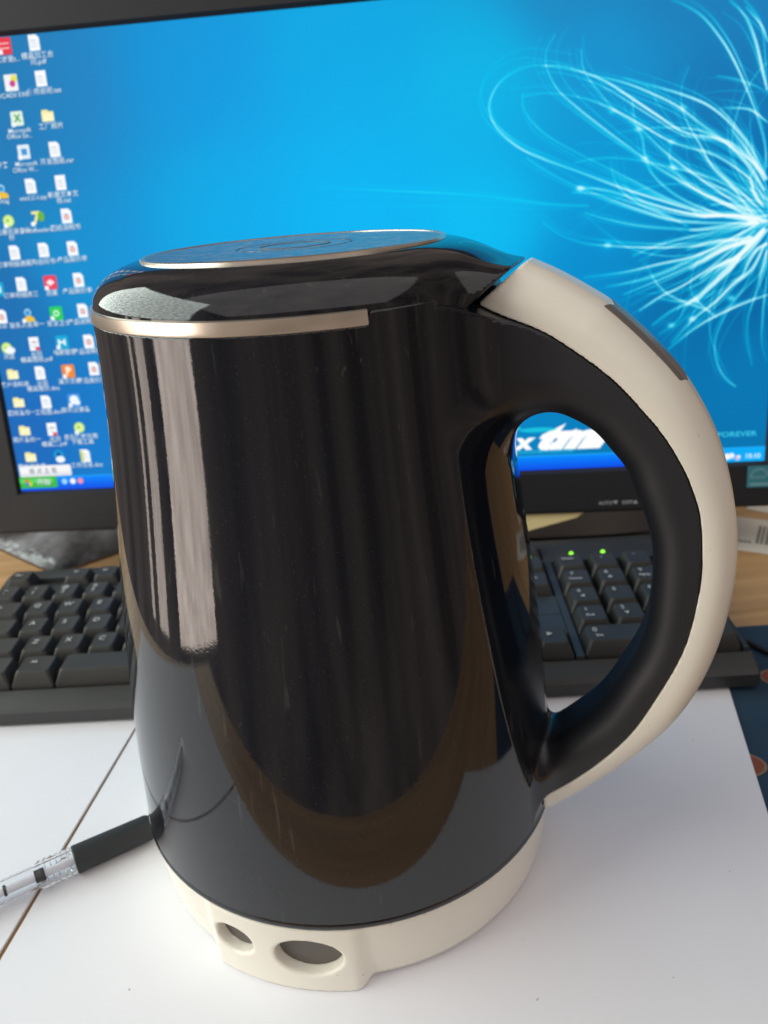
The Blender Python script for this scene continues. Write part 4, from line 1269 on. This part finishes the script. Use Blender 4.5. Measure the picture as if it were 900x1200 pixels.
for i in range(12):
    key(LX0 + (2 + i + 0.5 * (i // 4)) * LP, yf, 1, 0.86, LP, (('F%d' % (i + 1), 0.42, 0.6, 0.0034),))
# arrow and navigation block
for i, s in enumerate(('◄', '▼', '►')):
    key(AX0 + i * PITCH, ROW0, 1, 1, PITCH, ((s, 0.42, 0.6, 0.0036),))
key(AX0 + PITCH, ROW0 + ROWP, 1, 1, PITCH, (('▲', 0.42, 0.6, 0.0036),))
for r_, ss in enumerate((('Del', 'End', 'PgDn'), ('Ins', 'Home', 'PgUp'))):
    for i, s in enumerate(ss):
        key(AX0 + i * PITCH, ROW0 + (3 + r_) * ROWP, 1, 1, PITCH, ((s, 0.42, 0.6, 0.0028),))
for i, s in enumerate(('PrtSc', 'ScrLk', 'Pause')):
    key(AX0 + i * PITCH, yf, 1, 0.86, PITCH, ((s, 0.42, 0.6, 0.0026),))
# number pad
def np2(a, b): return ((a, 0.36, 0.70, 0.0044), (b, 0.42, 0.42, 0.0030))
key(NX0, ROW0, 2, 1, PITCH, (('0', 0.30, 0.68, 0.0050), ('Ins', 0.42, 0.42, 0.0032)))
key(NX0 + 2 * PITCH, ROW0, 1, 1, PITCH, np2('.', 'Del'))
key(NX0 + 3 * PITCH, ROW0, 1, 2, PITCH, (('Enter', 0.42, 0.72, 0.0030),))
for r_, ss in enumerate(((('1', 'End'), ('2', '▼'), ('3', 'PgDn')), (('4', '◄'), ('5', ' '), ('6', '►')), (('7', 'Home'), ('8', '▲'), ('9', 'PgUp')))):
    for i, (a, b) in enumerate(ss):
        key(NX0 + i * PITCH, ROW0 + (1 + r_) * ROWP, 1, 1, PITCH, np2(a, b))
key(NX0 + 3 * PITCH, ROW0 + 2 * ROWP, 1, 2, PITCH, (('+', 0.42, 0.72, 0.0050),))
for i, s in enumerate(('Num', '/', '*', '-')):
    key(NX0 + i * PITCH, ROW0 + 4 * ROWP, 1, 1, PITCH, ((s, 0.42, 0.64, 0.0034),))
for x in (-0.0675, -0.0487):
    V, F = lathe([(0.0013, 0.0), (0.0013, 0.0010), (0.0009, 0.0016), (0.0, 0.0019)], n=16)
    o = mesh('indicator_light', V, F, M['led'], kb)
    o.location = (x, 0.1130, deck(0.1130) + RH)
    o.rotation_euler = (math.atan(SLOPE), 0, 0)

# ------------------------------------------------------------------ pen
p_tip, p_end = Vector((-0.0768, 0.0050, 0.0072)), Vector((-0.1980, -0.0521, 0.0074))
dirv = (p_end - p_tip).normalized()
pen = empty('ballpoint_pen', 'clear ballpoint pen with black rubber grip lying against the kettle base', 'pen', p_tip)
pen.rotation_euler = dirv.to_track_quat('X', 'Z').to_euler()
def along(prof, n=40):
    V, F = lathe(prof, n=n)
    return [(z, x, y) for x, y, z in V], F
rg = 0.0054
V, F = along([(0.0006, 0.0), (0.0012, 0.0010), (0.0025, 0.0028), (0.0040, 0.0048), (0.0046, 0.0058), (0.0, 0.0058)])
auto_smooth(mesh('tip_cone', V, F, M['grip'], pen), 40)
pr = [(0.0, 0.0059), (0.0044, 0.0059), (0.0049, 0.0064)]
for k in range(10):
    pr.append((rg - 0.0003 + 0.0003 * k / 9, 0.0072 + 0.0275 * k / 9))
pr += [(rg, 0.0352), (rg - 0.0004, 0.0356), (0.0, 0.0356)]
V, F = along(pr)
auto_smooth(mesh('grip_sleeve', V, F, M['grip'], pen), 40)
pr = [(0.0036, 0.0357)]
for k in range(6):
    a = 0.0360 + 0.0021 * k
    pr += [(rg - 0.0004, a), (rg - 0.0001, a + 0.0005), (rg - 0.0001, a + 0.0013), (rg - 0.0004, a + 0.0016), (rg - 0.0004, a + 0.0019)]
pr += [(rg - 0.0010, 0.0490), (rg - 0.0010, 0.125), (0.0036, 0.126), (0.0036, 0.0357)]
V, F = along(pr)
auto_smooth(mesh('clear_barrel', V, F, M['clear'], pen), 40)
V, F = along([(0.0, 0.0360), (0.0016, 0.0360), (0.0016, 0.120), (0.0, 0.120)], 20)
auto_smooth(mesh('ink_refill', V, F, M['paper'], pen), 40)
V, F = along([(0.0, 0.0465), (0.0024, 0.0465), (0.0024, 0.0500), (0.0, 0.0500)], 20)
auto_smooth(mesh('refill_collar', V, F, M['grip'], pen), 40)
V, F = along([(0.0019, 0.0600), (0.0021, 0.0603), (0.0021, 0.0607), (0.0019, 0.0610)], 20)
mesh('refill_ring', V, F, M['grip'], pen)

# ------------------------------------------------------------------ things at the edges
bm = bmesh.new()
prism(bm, [(0.085, -0.075), (0.36, -0.075), (0.350, 0.0885), (0.219, 0.1018), (0.098, 0.113)], 0.0002, 0.00045)
mm_ = empty('mouse_mat', 'dark blue cloth mat with red printed spots at the right edge beside the paper', 'mat')
bm_obj('mat_sheet', bm, M['mat'], mm_)
def motif(cx, cy, r, col, z, squash=1.0, rot=0.0, name='printed_spot'):
    V = [(cx, cy, z)]; n = 28
    for i in range(n):
        t = 2 * math.pi * i / n
        rr = r * (1 + 0.05 * math.sin(3 * t + cx * 90))
        a, b = rr * math.cos(t), rr * squash * math.sin(t)
        V.append((cx + a * math.cos(rot) - b * math.sin(rot), cy + a * math.sin(rot) + b * math.cos(rot), z))
    mesh(name, V, [(0, 1 + i, 1 + (i + 1) % n) for i in range(n)], col, mm_, smooth=False)
for cx, cy, r in ((0.1655, -0.0010, 0.0078), (0.2110, 0.0535, 0.0080), (0.262, 0.010, 0.010), (0.215, -0.040, 0.009)):
    motif(cx, cy, r, M['mattan'], 0.00085); motif(cx, cy, r * 0.84, M['matred'], 0.0012)

def tube(name, pts, r, mt, n=10):
    q = spline(pts, 10)
    V = []; F = []
    for i, p_ in enumerate(q):
        d = Vector(q[min(i + 1, len(q) - 1)] - q[max(i - 1, 0)]).normalized()
        a = d.cross(Vector((0, 0, 1))).normalized(); b = a.cross(d)
        for k in range(n):
            t = 2 * math.pi * k / n
            V.append(tuple(Vector(p_) + r * (math.cos(t) * a + math.sin(t) * b)))
    for i in range(len(q) - 1):
        for k in range(n):
            F.append((i * n + k, i * n + (k + 1) % n, (i + 1) * n + (k + 1) % n, (i + 1) * n + k))
    F.append(tuple(range(n))[::-1]); F.append(tuple((len(q) - 1) * n + k for k in range(n)))
    return mesh(name, V, F, mt)
tag(tube('black_cable', [(0.2060, 0.0880, 0.0025), (0.2118, 0.0843, 0.0025), (0.2170, 0.0735, 0.0025), (0.230, 0.060, 0.0025), (0.258, 0.058, 0.0025), (0.33, 0.073, 0.0025)], 0.0015, M['cable']),
    'thin black cable lying on the blue mat right of the keyboard', 'cable')

# label slips right of the monitor foot
slip = empty('barcode_slip', 'white slip of paper with a grey barcode on the desk at the right edge', 'paper slip')
def quad_prism(name, pts, z0, z1, mt, parent=None):
    bm = bmesh.new(); prism(bm, pts, z0, z1)
    return bm_obj(name, bm, mt, parent)
quad_prism('slip_sheet', [(0.2430, 0.2030), (0.3350, 0.1390), (0.3620, 0.1870), (0.2710, 0.2490)], 0.0003, 0.0007, M['tag'], slip)
bars = bmesh.new()
for k in range(16):
    t = k / 15
    x0, y0 = 0.2777 + 0.034 * t, 0.1946 - 0.0236 * t
    wd = 0.0007 + 0.0010 * RNG.random()
    prism(bars, [(x0, y0), (x0 + wd, y0 - 0.7 * wd), (x0 + wd + 0.0165, y0 + 0.0245 - 0.7 * wd), (x0 + 0.0165, y0 + 0.0245)], 0.0008, 0.00085)
bm_obj('barcode', bars, M['ink'], slip)
tx = bmesh.new()
for k in range(6):
    x0, y0 = 0.2640 + 0.0020 * k, 0.2030 - 0.0014 * k
    prism(tx, [(x0, y0), (x0 + 0.0016, y0 - 0.0002), (x0 + 0.0022, y0 + 0.0030), (x0 + 0.0006, y0 + 0.0032)], 0.0008, 0.00085)
bm_obj('printed_digits', tx, M['ink'], slip)
tag(quad_prism('loose_paper', [(0.3010, 0.2480), (0.3250, 0.2230), (0.400, 0.260), (0.350, 0.330)], 0.0003, 0.0010, M['tag']),
    'plain pale paper behind the barcode slip, under the monitor edge', 'paper')
bm = bmesh.new()
V_ = [(0.3100, -0.0287), (0.3689, -0.0287), (0.3712, -0.0292), (0.3667, -0.0324), (0.3352, -0.0404), (0.3100, -0.0475)]
a_ = [bm.verts.new(Vector((x, 0.0012 + 0.02 * (z + 0.0287), z))) for x, z in V_]; b_ = [bm.verts.new(Vector((x, 0.0017 + 0.02 * (z + 0.0287), z))) for x, z in V_]
bm.faces.new(a_[::-1]); bm.faces.new(b_)
for k in range(6):
    bm.faces.new((a_[k], a_[(k + 1) % 6], b_[(k + 1) % 6], b_[k]))
bmesh.ops.transform(bm, matrix=tiltm, verts=bm.verts)
bmesh.ops.transform(bm, matrix=Matrix.Translation((mon_x, mon_y, 0)) @ Matrix.Rotation(mon_yaw, 4, 'Z'), verts=bm.verts)
tag(bm_obj('yellow_note', bm, M['yellow']), 'yellow paper note hanging from the lower edge of the monitor, seen through the kettle handle', 'note')

# crumpled packet under the monitor's left end
pk = empty('grey_packet', 'shiny grey plastic packet with a pointed corner under the left end of the monitor', 'packet')
V = []; F = []
n = 14
p = [Vector((-0.1887, 0.2670, 0)), Vector((-0.105, 0.3270, 0)), (Vector((-0.175, 0.430, 0))), Vector((-0.270, 0.350, 0))]
for i in range(n + 1):
    for j in range(n + 1):
        u, v = i / n, j / n
        q = (p[0] * (1 - u) + p[1] * u) * (1 - v) + (p[3] * (1 - u) + p[2] * u) * v
        hgt = 0.0012 + 0.0085 * (16 * u * (1 - u) * v * (1 - v)) ** 0.6 + 0.0016 * math.sin(9 * u + 3 * v) * math.sin(8 * v) * (16 * u * (1 - u) * v * (1 - v))
        V.append((q.x, q.y, hgt))
for i in range(n):
    for j in range(n):
        F.append((i * (n + 1) + j, (i + 1) * (n + 1) + j, (i + 1) * (n + 1) + j + 1, i * (n + 1) + j + 1))
mesh('packet_film', V, F, M['packet'], pk)
bm = bmesh.new(); prism(bm, [(q.x, q.y) for q in (p[0] + Vector((0, -0.002, 0)), p[1] + Vector((0.002, 0, 0)), p[2], p[3] + Vector((-0.002, 0, 0)))], 0.0003, 0.0011)
bm_obj('edge_reflection', bm, M['packet_reflection'], pk)  # flat brown border drawn in place of the reflection outlining the packet
tag(tube('power_cable', [(-0.160, 0.325, 0.006), (-0.130, 0.305, 0.006), (-0.10, 0.312, 0.007), (-0.06, 0.33, 0.0075), (0.0, 0.36, 0.006)], 0.0035, M['cable']),
    'thick black cable on the desk under the monitor beside the grey packet', 'cable')
